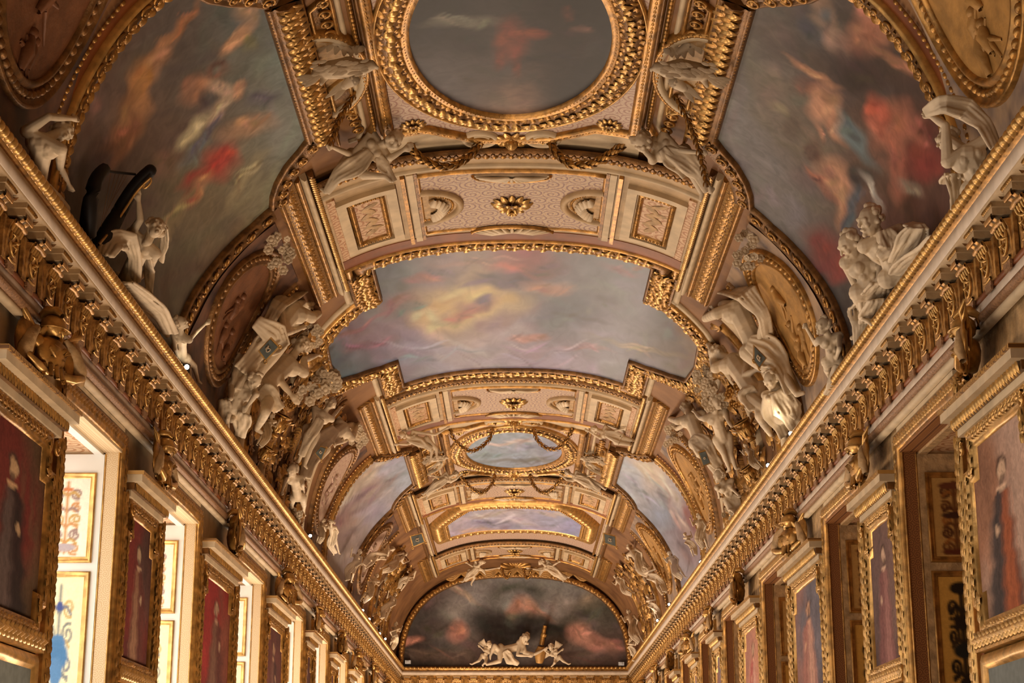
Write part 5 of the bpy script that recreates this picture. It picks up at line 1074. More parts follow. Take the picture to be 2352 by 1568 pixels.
figure('stucco_captive', 'muscular stucco captive reaching up in front of the pale oval on the left', 'statue', [(810, 970, .3), (700, 1070, .3)], 30, dict(head=(812, 972, .1), chest=(790, 982), pelvis=(738, 1018), rE=(828, 952), rH=(846, 922), lE=(795, 1010, .2), lH=(770, 1020, .25), lK=(712, 1050, .1), lF=(694, 1088), rK=(722, 1060, .1), rF=(705, 1095)), look=(.5, -.2), hair='bearded', wd=1.1,
       drape=[([(770, 985, .15), (735, 1015, .25), (712, 1060, .2), (700, 1095, .1)], [30, 44, 40], 6)])
figure('stucco_putto', 'stucco child crouching on the left cornice under the pale oval medallion', 'statue', [(680, 1130, .35)], 26, dict(head=(672, 1080, .1), chest=(676, 1098), pelvis=(684, 1142), lE=(655, 1105, .1), lH=(648, 1128, .1), rE=(695, 1112, .1), rH=(698, 1135, .1), lK=(668, 1160, .15), lF=(676, 1182, .1), rK=(698, 1160, .15), rF=(695, 1182, .1)), look=(-.2, .1), child=True)
# ---- right side of the vault
figure('stucco_youth', 'pale stucco youth sheltering under a cloth held over his head, at the right cornice', 'statue', [(2230, 380, .3)], 54, dict(head=(2178, 318, .3), chest=(2218, 348), pelvis=(2252, 420), lE=(2172, 288, .15), lH=(2140, 268, .15), rE=(2208, 400, .25), rH=(2235, 420, .3), lK=(2215, 455, .2), rK=(2240, 470, .2)), look=(-.7, -.5), wd=1.0,
       drape=[([(2125, 258, .05), (2165, 240, .05), (2220, 250, .0), (2262, 285, .0), (2285, 340, .0)], [26, 36, 50, 60, 50], 5), ([(2175, 420, .1), (2190, 400, .1), (2195, 480, .1)], 44, 5)])
figure('stucco_woman', 'curly haired stucco woman, left one of the embracing pair at the right cornice', 'statue', [(1990, 640, .34)], 54, dict(head=(1955, 562, .1), chest=(1985, 596, .05), pelvis=(1995, 668), lE=(1966, 655, .1), lH=(1990, 662, .25), rE=(2022, 640, .15), rH=(2005, 665, .25), lK=(1985, 715, .25), lF=(1972, 770, .15), rK=(2010, 715, .25), rF=(1995, 765, .15)), look=(-.7, -.3), male=False,
       drape=[([(1990, 665, .3), (1972, 700, .35), (1975, 740, .3), (1970, 790, .2)], [36, 54, 50, 36], 6), ([(2010, 690, .3), (1995, 730, .35), (2010, 745, .3)], 44, 5), ([(2020, 650, .3), (2000, 690, .35), (1990, 740, .3)], [50, 66, 50], 6)])
figure('stucco_woman', 'stucco woman looking out with a drape over her shoulder, right one of the embracing pair', 'statue', [(2040, 600, .3)], 56, dict(head=(2000, 507, .12), chest=(2025, 548, .05), pelvis=(2060, 630), lE=(2025, 600, .2), lH=(1998, 588, .3), rE=(2058, 590, .15), rH=(2040, 620, .2), lK=(2070, 640, .3), lF=(2035, 640, .3), rK=(2105, 590, .1), rF=(2140, 575, .05)), look=(-.6, .1), male=False,
       drape=[([(2030, 530, .2), (2045, 570, .25), (2020, 590, .3)], [40, 50, 40], 5), ([(2060, 600, .2), (2090, 560, .2), (2110, 520, .1), (2085, 515, .1)], [56, 60, 40], 6), ([(2060, 630, .25), (2110, 590, .2), (2150, 545, .1)], [50, 64, 50], 7)])
figure('stucco_putto', 'stucco child with one arm up against the right oval medallion, above the cornice', 'statue', [(1905, 800, .3)], 34, dict(head=(1892, 748, .1), chest=(1905, 776), pelvis=(1912, 828), lE=(1874, 790, .1), lH=(1852, 752, .1), rE=(1928, 800, .1), rH=(1918, 832, .1), lK=(1900, 850, .1), lF=(1915, 885, .1), rK=(1925, 852, .1), rF=(1930, 888, .1)), look=(-.5, .2), child=True, drape=[([(1925, 840, .1), (1915, 880, .1), (1898, 905, .05)], 26, 4)])
figure('stucco_captive', 'hooded stucco captive bowed over his folded arm by the right medallion', 'statue', [(1650, 690, .34), (1790, 880, .3)], 46, dict(head=(1648, 696, .15), chest=(1690, 702), pelvis=(1738, 800), lE=(1602, 738, .1), lH=(1648, 728, .3), rE=(1752, 745, .1), rH=(1742, 790, .2), lK=(1765, 850, .15), lF=(1800, 910), rK=(1795, 850, .1), rF=(1830, 905)), look=(-.6, -.5), hair='bearded', wd=1.15,
       drape=[([(1630, 672, .2), (1665, 662, .2), (1715, 672, .1), (1755, 720, .05), (1765, 790, .05)], [30, 44, 50, 44, 40], 6), ([(1720, 785, .2), (1755, 800, .25), (1790, 830, .15), (1820, 900, .05)], [44, 66, 60], 7)])
figure('stucco_captive', 'nude stucco captive twisting below the hooded one on the right', 'statue', [(1640, 800, .3), (1790, 960, .3)], 42, dict(head=(1648, 812, .05), chest=(1682, 828), pelvis=(1732, 900), lE=(1634, 800, .1), lH=(1612, 762, .05), rE=(1712, 862, .25), rH=(1735, 850, .3), lK=(1768, 945, .15), lF=(1800, 985), rK=(1745, 955, .15), rF=(1772, 1000)), look=(-.3, .4), wd=1.1, drape=[([(1735, 895, .25), (1715, 910, .25), (1730, 940, .2)], 36, 5)])
figure('stucco_woman', 'stucco figure wrapped in rippled drapery on the right cornice under the hooded captive', 'statue', [(1800, 920, .3)], 36, dict(head=(1772, 872, .1), chest=(1785, 898), pelvis=(1805, 955), lE=(1765, 915, .15), lH=(1780, 940, .2), rE=(1812, 915, .1), rH=(1820, 945, .1), lK=(1800, 1000, .1), rK=(1825, 985, .1)), look=(-.4, -.2), male=False, drape=[([(1785, 900, .15), (1810, 940, .2), (1825, 985, .1)], [50, 66, 44], 7), ([(1765, 905, .1), (1775, 950, .15), (1800, 1000, .1)], [34, 44, 40], 5)])
figure('stucco_atlas', 'stucco man with both arms raised under the vault beyond the central painting, on the right', 'statue', [(1580, 930, .34), (1660, 1090, .3)], 31, dict(head=(1578, 936, .1), chest=(1585, 958), pelvis=(1608, 1015), lE=(1530, 958, .1), lH=(1514, 922), rE=(1555, 985, .2), rH=(1538, 965, .2), lK=(1640, 1050, .1), lF=(1665, 1090), rK=(1625, 1058, .1), rF=(1652, 1098)), look=(-.4, .1), wd=1.1, drape=[([(1590, 1005, .2), (1620, 1030, .25), (1650, 1070, .15)], [34, 50, 40], 6)])
figure('stucco_atlas', 'slim stucco man beside the gilt urn, arm across his neighbour, on the right', 'statue', [(1640, 930, .3), (1680, 1070, .3)], 28, dict(head=(1645, 925, .1), chest=(1642, 952), pelvis=(1660, 1005), lE=(1608, 960, .1), lH=(1595, 945, .2), rE=(1672, 965, .05), rH=(1685, 985, .1), lK=(1662, 1040, .1), lF=(1676, 1078), rK=(1678, 1040, .05), rF=(1690, 1075)), look=(.2, .2))
figure('stucco_putto', 'stucco child leaning on the right cornice under the small tablet', 'statue', [(1665, 1110, .35)], 26, dict(head=(1652, 1092, .1), chest=(1664, 1112), pelvis=(1682, 1150), lE=(1648, 1120, .1), lH=(1652, 1140, .1), rE=(1682, 1122, .1), rH=(1698, 1138, .1), lK=(1678, 1172, .1), rK=(1700, 1160, .1)), look=(-.5, 0), child=True, drape=[([(1672, 1140), (1690, 1165), (1700, 1185)], 34, 5)])
# ---- flying figures along the crown
figure('stucco_flying_figure', 'stucco woman flying along the left end of the nearest arch, holding a garland', 'statue', [(850, 370, .35)], 42, dict(head=(905, 318, .1), chest=(872, 336), pelvis=(818, 372), lE=(808, 356, .05), lH=(765, 338), rE=(898, 362, .15), rH=(925, 345, .15), lK=(772, 402, .05), lF=(748, 440), rK=(835, 402, .1), rF=(885, 405, .1)), look=(.5, .34), hair='long', male=False, drape=[([(850, 350, .1), (815, 380, .15), (775, 405, .1), (750, 440)], [30, 46, 40, 24], 5), ([(868, 362, .1), (885, 385, .1), (905, 415, .05)], [20, 26, 16], 3)])
figure('stucco_flying_figure', 'stucco woman flying along the right end of the nearest arch, holding a garland', 'statue', [(1540, 370, .35)], 40, dict(head=(1480, 322, .1), chest=(1512, 338), pelvis=(1565, 362), lE=(1492, 358, .15), lH=(1466, 332, .15), rE=(1560, 345, .05), rH=(1600, 350), lK=(1590, 400, .05), lF=(1612, 445), rK=(1612, 390, .05), rF=(1632, 440)), look=(-.5, .34), hair='long', male=False, drape=[([(1530, 345, .1), (1570, 365, .15), (1605, 395, .1), (1622, 440)], [34, 50, 44, 26], 6), ([(1520, 345, .1), (1545, 375, .1), (1570, 405, .05)], [22, 28, 18], 3)])
figure('stucco_flying_figure', 'small stucco figure stretched out left of the far oval, near end', 'statue', [(960, 1005, .35)], 17, dict(head=(925, 998, .1), chest=(945, 1004), pelvis=(978, 1014), rE=(1000, 998, .1), rH=(1024, 984, .1), lE=(935, 1020, .1), lH=(915, 1020, .1), lK=(992, 1035), lF=(988, 1058), rK=(1002, 1030), rF=(1004, 1052)), look=(-.4, .2), male=False, drape=[([(935, 1008, .05), (965, 1015, .1), (990, 1030, .05)], [14, 22, 16], 4)])
figure('stucco_flying_figure', 'small stucco figure stretched out right of the far oval, near end', 'statue', [(1415, 1005, .35)], 17, dict(head=(1366, 985, .1), chest=(1385, 992), pelvis=(1418, 1008), lE=(1372, 1002, .1), lH=(1352, 990, .1), rE=(1408, 990), rH=(1432, 985), lK=(1445, 1020), lF=(1468, 1022), rK=(1450, 1010), rF=(1476, 1012)), look=(-.4, .2), male=False, drape=[([(1390, 995, .05), (1425, 1008, .1), (1470, 1020, .05)], [16, 28, 20], 5)])
figure('stucco_flying_figure', 'small stucco figure left of the far oval, at its far end, holding a garland', 'statue', [(1020, 1100, .35)], 14, dict(head=(1046, 1088, .1), chest=(1030, 1096), pelvis=(1004, 1110), rE=(1048, 1100, .1), rH=(1056, 1092, .1), lE=(1010, 1096), lH=(992, 1092), lK=(985, 1124), lF=(972, 1136), rK=(992, 1128), rF=(980, 1142)), look=(.4, .2), male=False, drape=[([(1025, 1100, .05), (1002, 1115, .1), (980, 1135)], [12, 20, 14], 4)])
figure('stucco_flying_figure', 'small stucco figure right of the far oval, at its far end, holding a garland', 'statue', [(1330, 1100, .35)], 14, dict(head=(1304, 1085, .1), chest=(1320, 1093), pelvis=(1348, 1105), lE=(1302, 1102, .1), lH=(1292, 1094, .1), rE=(1345, 1093), rH=(1364, 1092), lK=(1368, 1118), lF=(1380, 1132), rK=(1375, 1112), rF=(1390, 1124)), look=(-.4, .2), male=False, drape=[([(1322, 1096, .05), (1350, 1108, .1), (1376, 1126)], [14, 22, 16], 4)])
figure('stucco_angel', 'winged stucco figure on the left of the gilt shell over the end painting', 'statue', [(1095, 1305, .3)], 13, dict(head=(1108, 1290, .1), chest=(1098, 1300), pelvis=(1082, 1314), rE=(1120, 1308, .1), rH=(1142, 1304, .1), lE=(1085, 1300), lH=(1072, 1292), lK=(1074, 1326), lF=(1062, 1336), rK=(1090, 1326), rF=(1082, 1340)), look=(.4, .1), wings=True, male=False, drape=[([(1095, 1305, .05), (1080, 1320, .08), (1068, 1332)], [14, 18, 12], 4)])
figure('stucco_angel', 'winged stucco figure on the right of the gilt shell over the end painting', 'statue', [(1265, 1300, .3)], 13, dict(head=(1243, 1290, .1), chest=(1254, 1299), pelvis=(1272, 1310), lE=(1236, 1308, .1), lH=(1216, 1305, .1), rE=(1270, 1298), rH=(1284, 1290), lK=(1278, 1322), lF=(1294, 1332), rK=(1290, 1318), rF=(1306, 1326)), look=(-.4, .1), wings=True, male=False, drape=[([(1258, 1303, .05), (1278, 1314, .08), (1300, 1328)], [14, 20, 12], 4)])
# ---- group on the end cornice in front of the arched painting
figure('reclining_god', 'bearded stucco man reclining on the end cornice, leaning on his elbow', 'statue', [(1200, 1500, -.3)], 19, dict(head=(1208, 1464, .1), chest=(1202, 1482), pelvis=(1152, 1494), rE=(1228, 1502, .2), rH=(1248, 1492, .2), lE=(1188, 1504, .2), lH=(1212, 1506, .25), lK=(1148, 1518, .2), lF=(1118, 1526, .2), rK=(1136, 1482, .2), rF=(1126, 1506, .2)), look=(.2, .3), hair='bearded', group='stucco group on the end cornice', drape=[([(1160, 1495, .2), (1172, 1515, .2), (1190, 1524, .1)], [16, 22, 14], 4)])
figure('stucco_putto', 'winged stucco child at the feet of the reclining bearded man', 'statue', [(1115, 1500, -.3)], 13, dict(head=(1124, 1480, .1), chest=(1122, 1491), pelvis=(1112, 1508), rE=(1133, 1494, .1), rH=(1140, 1490, .1), lE=(1112, 1494, .1), lH=(1104, 1486, .1), lK=(1100, 1517, .1), lF=(1084, 1525, .1), rK=(1116, 1520, .1), rF=(1108, 1527, .1)), look=(.3, .1), child=True, wings=True, group='stucco group on the end cornice')
figure('stucco_putto', 'winged stucco child to the right of the small column on the end cornice', 'statue', [(1275, 1500, -.3)], 13, dict(head=(1266, 1486, .1), chest=(1270, 1497), pelvis=(1281, 1512), lE=(1260, 1500, .1), lH=(1254, 1496, .1), rE=(1280, 1500, .1), rH=(1288, 1494, .1), lK=(1274, 1522, .1), lF=(1270, 1527, .1), rK=(1294, 1518, .1), rF=(1306, 1525, .1)), look=(-.3, .1), child=True, wings=True, group='stucco group on the end cornice')
# ---- smaller figures farther down the vault: one standing pose turned and mirrored along the haunch
def far_figure(label, x, y, L, ang, flip=1, hair='curly', cloth=True):
    ca, sa = math.cos(math.radians(ang)), math.sin(math.radians(ang))
    q = lambda u, v, w=0: (x+L*(flip*u*ca-v*sa), y-L*(flip*u*sa+v*ca), w)
    hp = L*.135
    J = dict(head=q(.03, .44, .1), chest=q(0, .31), pelvis=q(-.02, .02), lE=q(-.17, .22, .1), lH=q(-.2, .40, .05), rE=q(.17, .14, .1), rH=q(.08, .02, .15), lK=q(-.08, -.22, .1), lF=q(-.06, -.46), rK=q(.07, -.2, .1), rF=q(.09, -.45))
    return figure('stucco_figure', label, 'statue', [(*q(0, .3)[:2], .32), (*q(0, -.4)[:2], .3)], hp, J, look=(flip*.4, .1), hair=hair, drape=[([q(.1, .2, .1), q(-.02, .0, .15), q(-.1, -.2, .15), q(-.02, -.42, .1)], [L*.12, L*.24, L*.26, L*.2], 5)] if cloth else [])
FAR = [('stucco figure with raised arm on the left cornice below the far pale vault painting', 765, 1235, 84, 10, 1), ('stucco child beside the left end of the far pale vault painting', 738, 1222, 60, -15, -1),
       ('stucco figure leaning along the left haunch before the octagonal painting', 868, 1278, 86, -58, 1), ('second stucco figure along the left haunch, just under the far slate tablet', 905, 1292, 76, -56, -1),
       ('stucco figure standing on the left cornice level with the far lamps', 812, 1300, 80, -20, 1), ('draped stucco figure low on the left near the last lamps', 850, 1352, 76, -30, -1), ('stucco figure on the left beside the end painting, upper one', 893, 1392, 70, -25, 1), ('stucco figure on the left beside the end painting, lower one', 905, 1462, 66, -12, -1), ('slim stucco figure on the left haunch next to the last arch', 935, 1330, 64, -40, 1),
       ('white stucco figure stretched along the right haunch before the last arch', 1470, 1290, 96, 40, 1), ('stucco figure standing under the white stretched one on the right haunch', 1505, 1330, 84, 35, -1), ('stucco figure on the right cornice below the far pale vault painting', 1610, 1222, 84, 12, 1), ('stucco child next to the right end of the far pale vault painting', 1586, 1250, 60, 25, -1), ('stucco figure on the right cornice halfway to the end wall', 1552, 1300, 74, 30, 1),
       ('tall draped stucco figure to the right of the end painting', 1456, 1440, 84, 22, 1), ('crouching stucco figure at the lower right corner of the end painting', 1452, 1494, 56, 5, -1), ('stucco figure on the right haunch beside the last arch', 1432, 1345, 64, 45, 1), ('stucco figure above the bright right lamp near the end wall', 1502, 1395, 66, 25, -1),
       ('stucco figure low on the right cornice beyond the gilt cornucopia', 1728, 1050, 70, 35, 1), ('stucco figure low on the left cornice next to the gilt urn', 612, 990, 84, -25, -1)]
for i, (lb, x, y, L, a, fl) in enumerate(FAR): far_figure(lb, x, y, L, a, fl, 'bearded' if i % 3 == 0 else 'curly')
# ================================================================ smaller things on the vault and cornice
def pxpath(pts, depth, cl=None):
    return np.array([at_depth(p[0], p[1], (depth if cl is None else behind_cornice(p[0], p[1], min(depth, anchor_depth(p[0], p[1], cl))))-(p[2] if len(p) > 2 else 0)) for p in pts])
def spline(P, n):
    P = np.asarray(P, float); t = np.r_[0, np.cumsum(np.linalg.norm(np.diff(P, axis=0), axis=1))]; t /= t[-1]; u = np.linspace(0, 1, n)
    Q = np.stack([np.interp(u, t, P[:, i]) for i in range(3)], 1)
    for _ in range(2): Q[1:-1] = (Q[:-2]+2*Q[1:-1]+Q[2:])/4
    return Q
def lookmat(p, x, z):
    x = Vector(x).normalized(); z = Vector(z); y = z.cross(x).normalized(); z = x.cross(y); m = Matrix((x, y, z)).transposed().to_4x4(); m.translation = Vector(p); return m
def garland(label, pts, anc, px, n, group):
    d = anchor_depth(*anc); Q = spline(pxpath(pts, d), n); s = px*d/F
    t = thing('garland', label, 'garland', tuple(Q[0]), group=group)
    mb = MB(); m_tube(mb, Q, .22*s, 6); part(mb, 'stem', 'gold_old', t)
    mats = []
    for i in range(n-1):
        tx = Q[i+1]-Q[i]
        for k in range(3):
            a = Matrix.Rotation(k*2.1+i*.7, 4, 'X'); mats.append(lookmat(Q[i], tx, -AX) @ a @ Matrix.Rotation(-.5, 4, 'Y') @ Matrix.Translation((.25*s, 0, .1*s)) @ Matrix.Diagonal((1.15*s, .95*s, .8*s, 1)))
    scatter(t, 'garland_leaf', LEAF, mats, 8, 90)
garland('gilt leaf garland looped from the left oculus to the left flying woman', [(1108, 318), (1085, 352), (1050, 378), (1010, 384), (965, 365), (938, 330)], (1050, 345, .18), 19, 26, 'garlands under the oculi')
garland('gilt leaf garland looped from the right oculus to the right flying woman', [(1260, 318), (1275, 348), (1310, 380), (1360, 377), (1400, 356), (1432, 332)], (1310, 345, .18), 19, 26, 'garlands under the oculi')
garland('gilt leaf string falling from the left eagle to the left flying woman', [(835, 185), (805, 230), (778, 275), (757, 335)], (800, 240, .14), 16, 18, 'leaf strings under the eagles')
garland('gilt leaf string falling from the right eagle past the right flying woman', [(1535, 185), (1560, 235), (1588, 290), (1608, 350), (1625, 430)], (1570, 250, .14), 16, 22, 'leaf strings under the eagles')
for lb, pts in (('left one of the two near garlands across the far oval', [(1131, 985), (1126, 1008), (1102, 1030), (1076, 1038), (1046, 1015), (1030, 985)]), ('right one of the two near garlands across the far oval', [(1226, 985), (1231, 1008), (1254, 1030), (1280, 1033), (1302, 1012), (1317, 980)])): garland('bronze leaf garland, '+lb, pts, (1180, 990, .2), 10, 22, 'garlands by the far oval')
for lb, pts in (('left one of the two hanging beyond the far oval', [(1136, 1090), (1131, 1113), (1106, 1134), (1082, 1122), (1056, 1092)]), ('right one of the two hanging beyond the far oval', [(1218, 1090), (1223, 1113), (1246, 1134), (1272, 1122), (1292, 1094)])): garland('bronze leaf garland, '+lb, pts, (1180, 1092, .2), 9, 20, 'garlands beyond the far oval')
for lb, pts in (('left', [(1152, 1304), (1158, 1325), (1166, 1330), (1172, 1310)]), ('right', [(1202, 1306), (1208, 1330), (1216, 1326), (1220, 1306)])): garland('small gilt loop held by the %s winged figure over the end painting' % lb, pts, (1180, 1300, .4), 7, 12, 'loops over the end painting')
# eagles
def eagle(label, cx, cy, k, flip, anc):
    d = anchor_depth(*anc); q = lambda x, y, w=0: at_depth(cx+flip*(x-780)*k, cy+(y-150)*k, d-w*k*d/20)
    u = k*d/F
    t = thing('stucco_eagle', label, 'eagle', tuple(q(780, 150)), group='stucco eagles on the vault')
    b = MB(); limb(b, [q(722, 170), q(760, 160, .1), q(800, 155, .12), q(832, 155, .1), q(852, 150, .1)], [12*u, 22*u, 26*u, 18*u, 13*u]); limb(b, [q(855, 150, .12), q(868, 154, .12)], [8*u, 3*u]); limb(b, [q(864, 153, .12), q(867, 160, .1)], [4*u, 2*u])
    limb(b, [q(745, 178, .05), q(738, 192, .1)], [9*u, 5*u]); sculpt(b, 'body', 'stucco', t, 2.2*u, 1)
    m = []
    rs = np.random.RandomState(4)
    for i in range(46):
        x, y = rs.uniform(720, 840), rs.uniform(140, 172); m.append(lookmat(q(x, y, .28), q(x-10, y+3)-q(x, y), -AX) @ Matrix.Diagonal((20*u, 14*u, 8*u, 1)))
    scatter(t, 'body_feather', FEATHER, m, 9, 60)
    for nm, base, tips in (('upper_wing', (712, 82), [(735, 118), (752, 118), (770, 124), (790, 128), (806, 130), (818, 126), (822, 118)]), ('lower_wing', (815, 178), [(752, 222), (760, 212), (768, 205), (780, 200), (790, 196), (770, 228)])):
        w = MB()
        if nm == 'upper_wing': limb(w, [q(712, 80), q(745, 90, .05), q(780, 100, .08), q(806, 118, .1)], [8*u, 14*u, 14*u, 8*u])
        else: limb(w, [q(822, 165), q(812, 182, .1), q(790, 198, .1)], [12*u, 16*u, 10*u])
        wo = part(w, nm, 'stucco', t)
        m = []
        for i, tp in enumerate(tips):
            bx = base[0]+(40+14*i if nm == 'upper_wing' else -4*i); by = base[1]+(8+3*i if nm == 'upper_wing' else 3*i); p0 = q(bx, by, .1); p1 = q(*tp, .12); L = np.linalg.norm(p1-p0)
            m.append(lookmat((p0+p1)/2, p1-p0, -AX) @ Matrix.Diagonal((L*1.15, 26*u, 12*u, 1)))
        scatter(wo, 'feather', FEATHER, m, 9, 30)
    m = [lookmat(q(705+4*i, 178+5*i*.6, .1), q(680, 172+8*i)-q(715, 172), -AX) @ Matrix.Diagonal((44*u, 24*u, 12*u, 1)) for i in range(4)]
    scatter(t, 'tail_feather', FEATHER, m, 9, 10)
FEATHER = m_leaf('feather', 'stucco')
eagle('stucco eagle with open wings left of the near oval painting, facing right', 780, 150, 1.0, 1, (780, 150, .2)); eagle('stucco eagle with open wings right of the near oval painting, facing left', 1582, 155, 1.0, -1, (1582, 155, .2))
eagle('small stucco eagle left of the far oval painting', 1000, 1050, .34, 1, (1000, 1050, .15)); eagle('small stucco eagle right of the far oval painting', 1362, 1052, .34, -1, (1362, 1052, .15))
# harp
d = anchor_depth(300, 470, .3); t = thing('harp', 'dark harp with a gilded edge beside the seated woman at the left cornice', 'harp', tuple(at_depth(225, 560, d)))
mb = MB(); Q = spline(pxpath([(345, 392), (322, 410), (300, 440), (272, 490), (240, 545), (215, 585)], d, .2), 16); m_tube(mb, Q, np.linspace(15, 22, 16)*d/F, 10); sphere(mb, Q[0], 15*d/F); part(mb, 'soundbox', 'iron', t)
mb = MB(); m_tube(mb, spline(pxpath([(346, 408, .1), (318, 432, .1), (292, 472, .1), (262, 520, .1), (226, 562, .1)], d, .2), 16), np.linspace(3.0, 3.6, 16)*d/F, 6); m_tube(mb, spline(pxpath([(346, 408, .1), (349, 416, .1), (338, 430, .1), (326, 434, .1), (332, 424, .1)], d, .2), 12), 2.6*d/F, 6); part(mb, 'gilded_edge', 'gold_bright', t)
mb = MB(); m_tube(mb, spline(pxpath([(310, 400), (270, 396), (238, 392)], d, .2), 8), 3.2*d/F, 6); part(mb, 'neck', 'iron', t)
mb = MB(); m_tube(mb, spline(pxpath([(240, 388), (222, 405), (210, 440), (205, 490), (200, 540)], d, .2), 10), np.linspace(14, 20, 10)*d/F, 8); part(mb, 'pillar', 'iron', t)
for k in range(5): mb = MB(); m_tube(mb, pxpath([(255+10*k, 397), (232+6*k, 520-14*k)], d, .2), .5*d/F, 4); part(mb, 'string', 'gold_old', t)
# slate tablets held by the captives
def tablet(label, quad, anc, k):
    d = anchor_depth(*anc); Q = pxpath(quad, d); n = unit(np.cross(Q[1]-Q[0], Q[3]-Q[0])); n = n*(-1 if n @ AX > 0 else 1); c = Q.mean(0)
    t = thing('slate_tablet', label, 'tablet', tuple(c), group='tablets held by the captives')
    def slabq(sc, z0, z1):
        A = c+(Q-c)*sc; mb = MB(); v = np.r_[A+n*z0, A+n*z1]; return mb.add(v, [(0, 1, 2, 3), (4, 5, 6, 7)]+[(i, (i+1) % 4, 4+(i+1) % 4, 4+i) for i in range(4)])
    part(slabq(1.0, -.02, .03), 'slate', 'slate', t, False); part(slabq(1.22, -.08, .0), 'gilt_back', 'gold_bright', t, False)
    e1 = unit(Q[1]-Q[0]); e2 = unit(Q[3]-Q[0]); L = np.linalg.norm(Q[1]-Q[0]); mb = MB()
    for s_ in (-1, 1): m_tube(mb, [c+n*.04+e1*L*(.14*math.sin(a*1.3)*s_+.05*math.cos(a*2))+e2*L*.16*math.cos(a)*.9 for a in np.linspace(0, 4.6, 12)], .012*L+.006, 5)
    part(mb, 'monogram', 'stucco', t)
    for i in range(4): pass
    mb = MB()
    for i in (2, 3): m_tube(mb, [Q[i]+(Q[i]-c)*.25+.1*L*(math.cos(a)*e1+math.sin(a)*e2) for a in np.linspace(0, 5.5, 10)], .05*L, 6)
    part(mb, 'scroll_edge', 'gold_bright', t)
tablet('grey slate tablet with a monogram under the pale bearded captive on the left', [(597, 805), (621, 779), (638, 797), (611, 825)], (616, 800, .62), 1)
tablet('slate tablet with a bright gilt back under the hooded captive on the right', [(1733, 797), (1758, 822), (1744, 842), (1733, 828)], (1745, 820, .68), 1)
tablet('small grey slate tablet overlapping the pale oval medallion on the left', [(725, 1040), (737, 1026), (748, 1030), (738, 1055)], (735, 1038, .6), 1)
tablet('small grey slate tablet over the far oval medallion on the right', [(1606, 1040), (1620, 1036), (1630, 1062), (1616, 1068)], (1617, 1050, .62), 1)
tablet('square slate tablet left of the octagonal painting', [(944, 1232), (968, 1226), (974, 1244), (950, 1254)], (958, 1240, .3), 1)
tablet('square slate tablet right of the octagonal painting', [(1388, 1226), (1412, 1232), (1414, 1254), (1390, 1246)], (1402, 1240, .3), 1)
# flower bunches and masks in stucco
def flowers(label, cx, cy, rx, ry, h, n, mtl='stucco', seed=1):
    d = anchor_depth(cx, cy, h*.55); rs = np.random.RandomState(seed); u = d/F
    t = thing('stucco_flowers', label, 'flowers', tuple(at_depth(cx, cy, d)), group='stucco flower bunches on the vault')
    me = LEAF_S if mtl == 'stucco' else LEAF
    for i in range(n):
        a = rs.uniform(0, 6.28); r = math.sqrt(rs.rand()); c = at_depth(cx+rx*r*math.cos(a), cy+ry*r*math.sin(a), d-rs.uniform(0, .18)); R = rs.uniform(9, 14)*u*(.4+.6*rx/45)
        mb = MB(); sphere(mb, c, R*.62, 8, 6); o = part(mb, 'blossom', mtl, t)
        f = lookmat(c, rs.normal(size=3)*.3+np.cross(AX, (0, 0, 1)), -AX)
        scatter(o, 'petal', me, [f @ Matrix.Rotation(k*1.05, 4, 'Z') @ Matrix.Translation((R*.62, 0, R*.1)) @ Matrix.Rotation(-.4, 4, 'Y') @ Matrix.Diagonal((R*1.0, R*1.7, R*1.1, 1)) for k in range(6)], 7)
LEAF_S = m_leaf('leaf_stucco', 'stucco')
flowers('stucco flower bunch at the lower left corner of the central painting', 738, 872, 44, 30, .45, 22, seed=1); flowers('stucco flower bunch at the lower right corner of the central painting', 1622, 872, 36, 34, .45, 20, seed=2)
flowers('trailing stucco flowers under the left bunch, along the gilt frame', 700, 905, 40, 20, .4, 14, seed=3); flowers('trailing stucco flowers under the right bunch, along the gilt frame', 1650, 925, 34, 26, .4, 14, seed=4)
flowers('stucco mask and flower spray at the upper end of the left medallion', 645, 580, 36, 44, .4, 20, seed=5); flowers('stucco mask and flower spray at the upper end of the right medallion', 1716, 582, 34, 46, .4, 20, seed=6)
flowers('stucco grapes and flowers behind the two left captives', 715, 770, 24, 34, .35, 14, seed=7); flowers('gilt fruit bunch right of the raised arm man', 1700, 905, 34, 26, .35, 14, 'gold', seed=8)
flowers('gilt fruit bunch above the left urn', 655, 925, 26, 18, .35, 12, 'gold', seed=9)
flowers('stucco flower crest at the upper end of the far left medallion', 820, 1000, 22, 26, .4, 14, seed=10); flowers('stucco flower crest at the upper end of the far right medallion', 1545, 1005, 20, 28, .4, 14, seed=11)
flowers('stucco leaves at the foot of the far left medallion', 675, 1185, 22, 14, .35, 10, seed=12); flowers('stucco leaves at the foot of the far right medallion', 1680, 1180, 20, 18, .35, 10, seed=13)
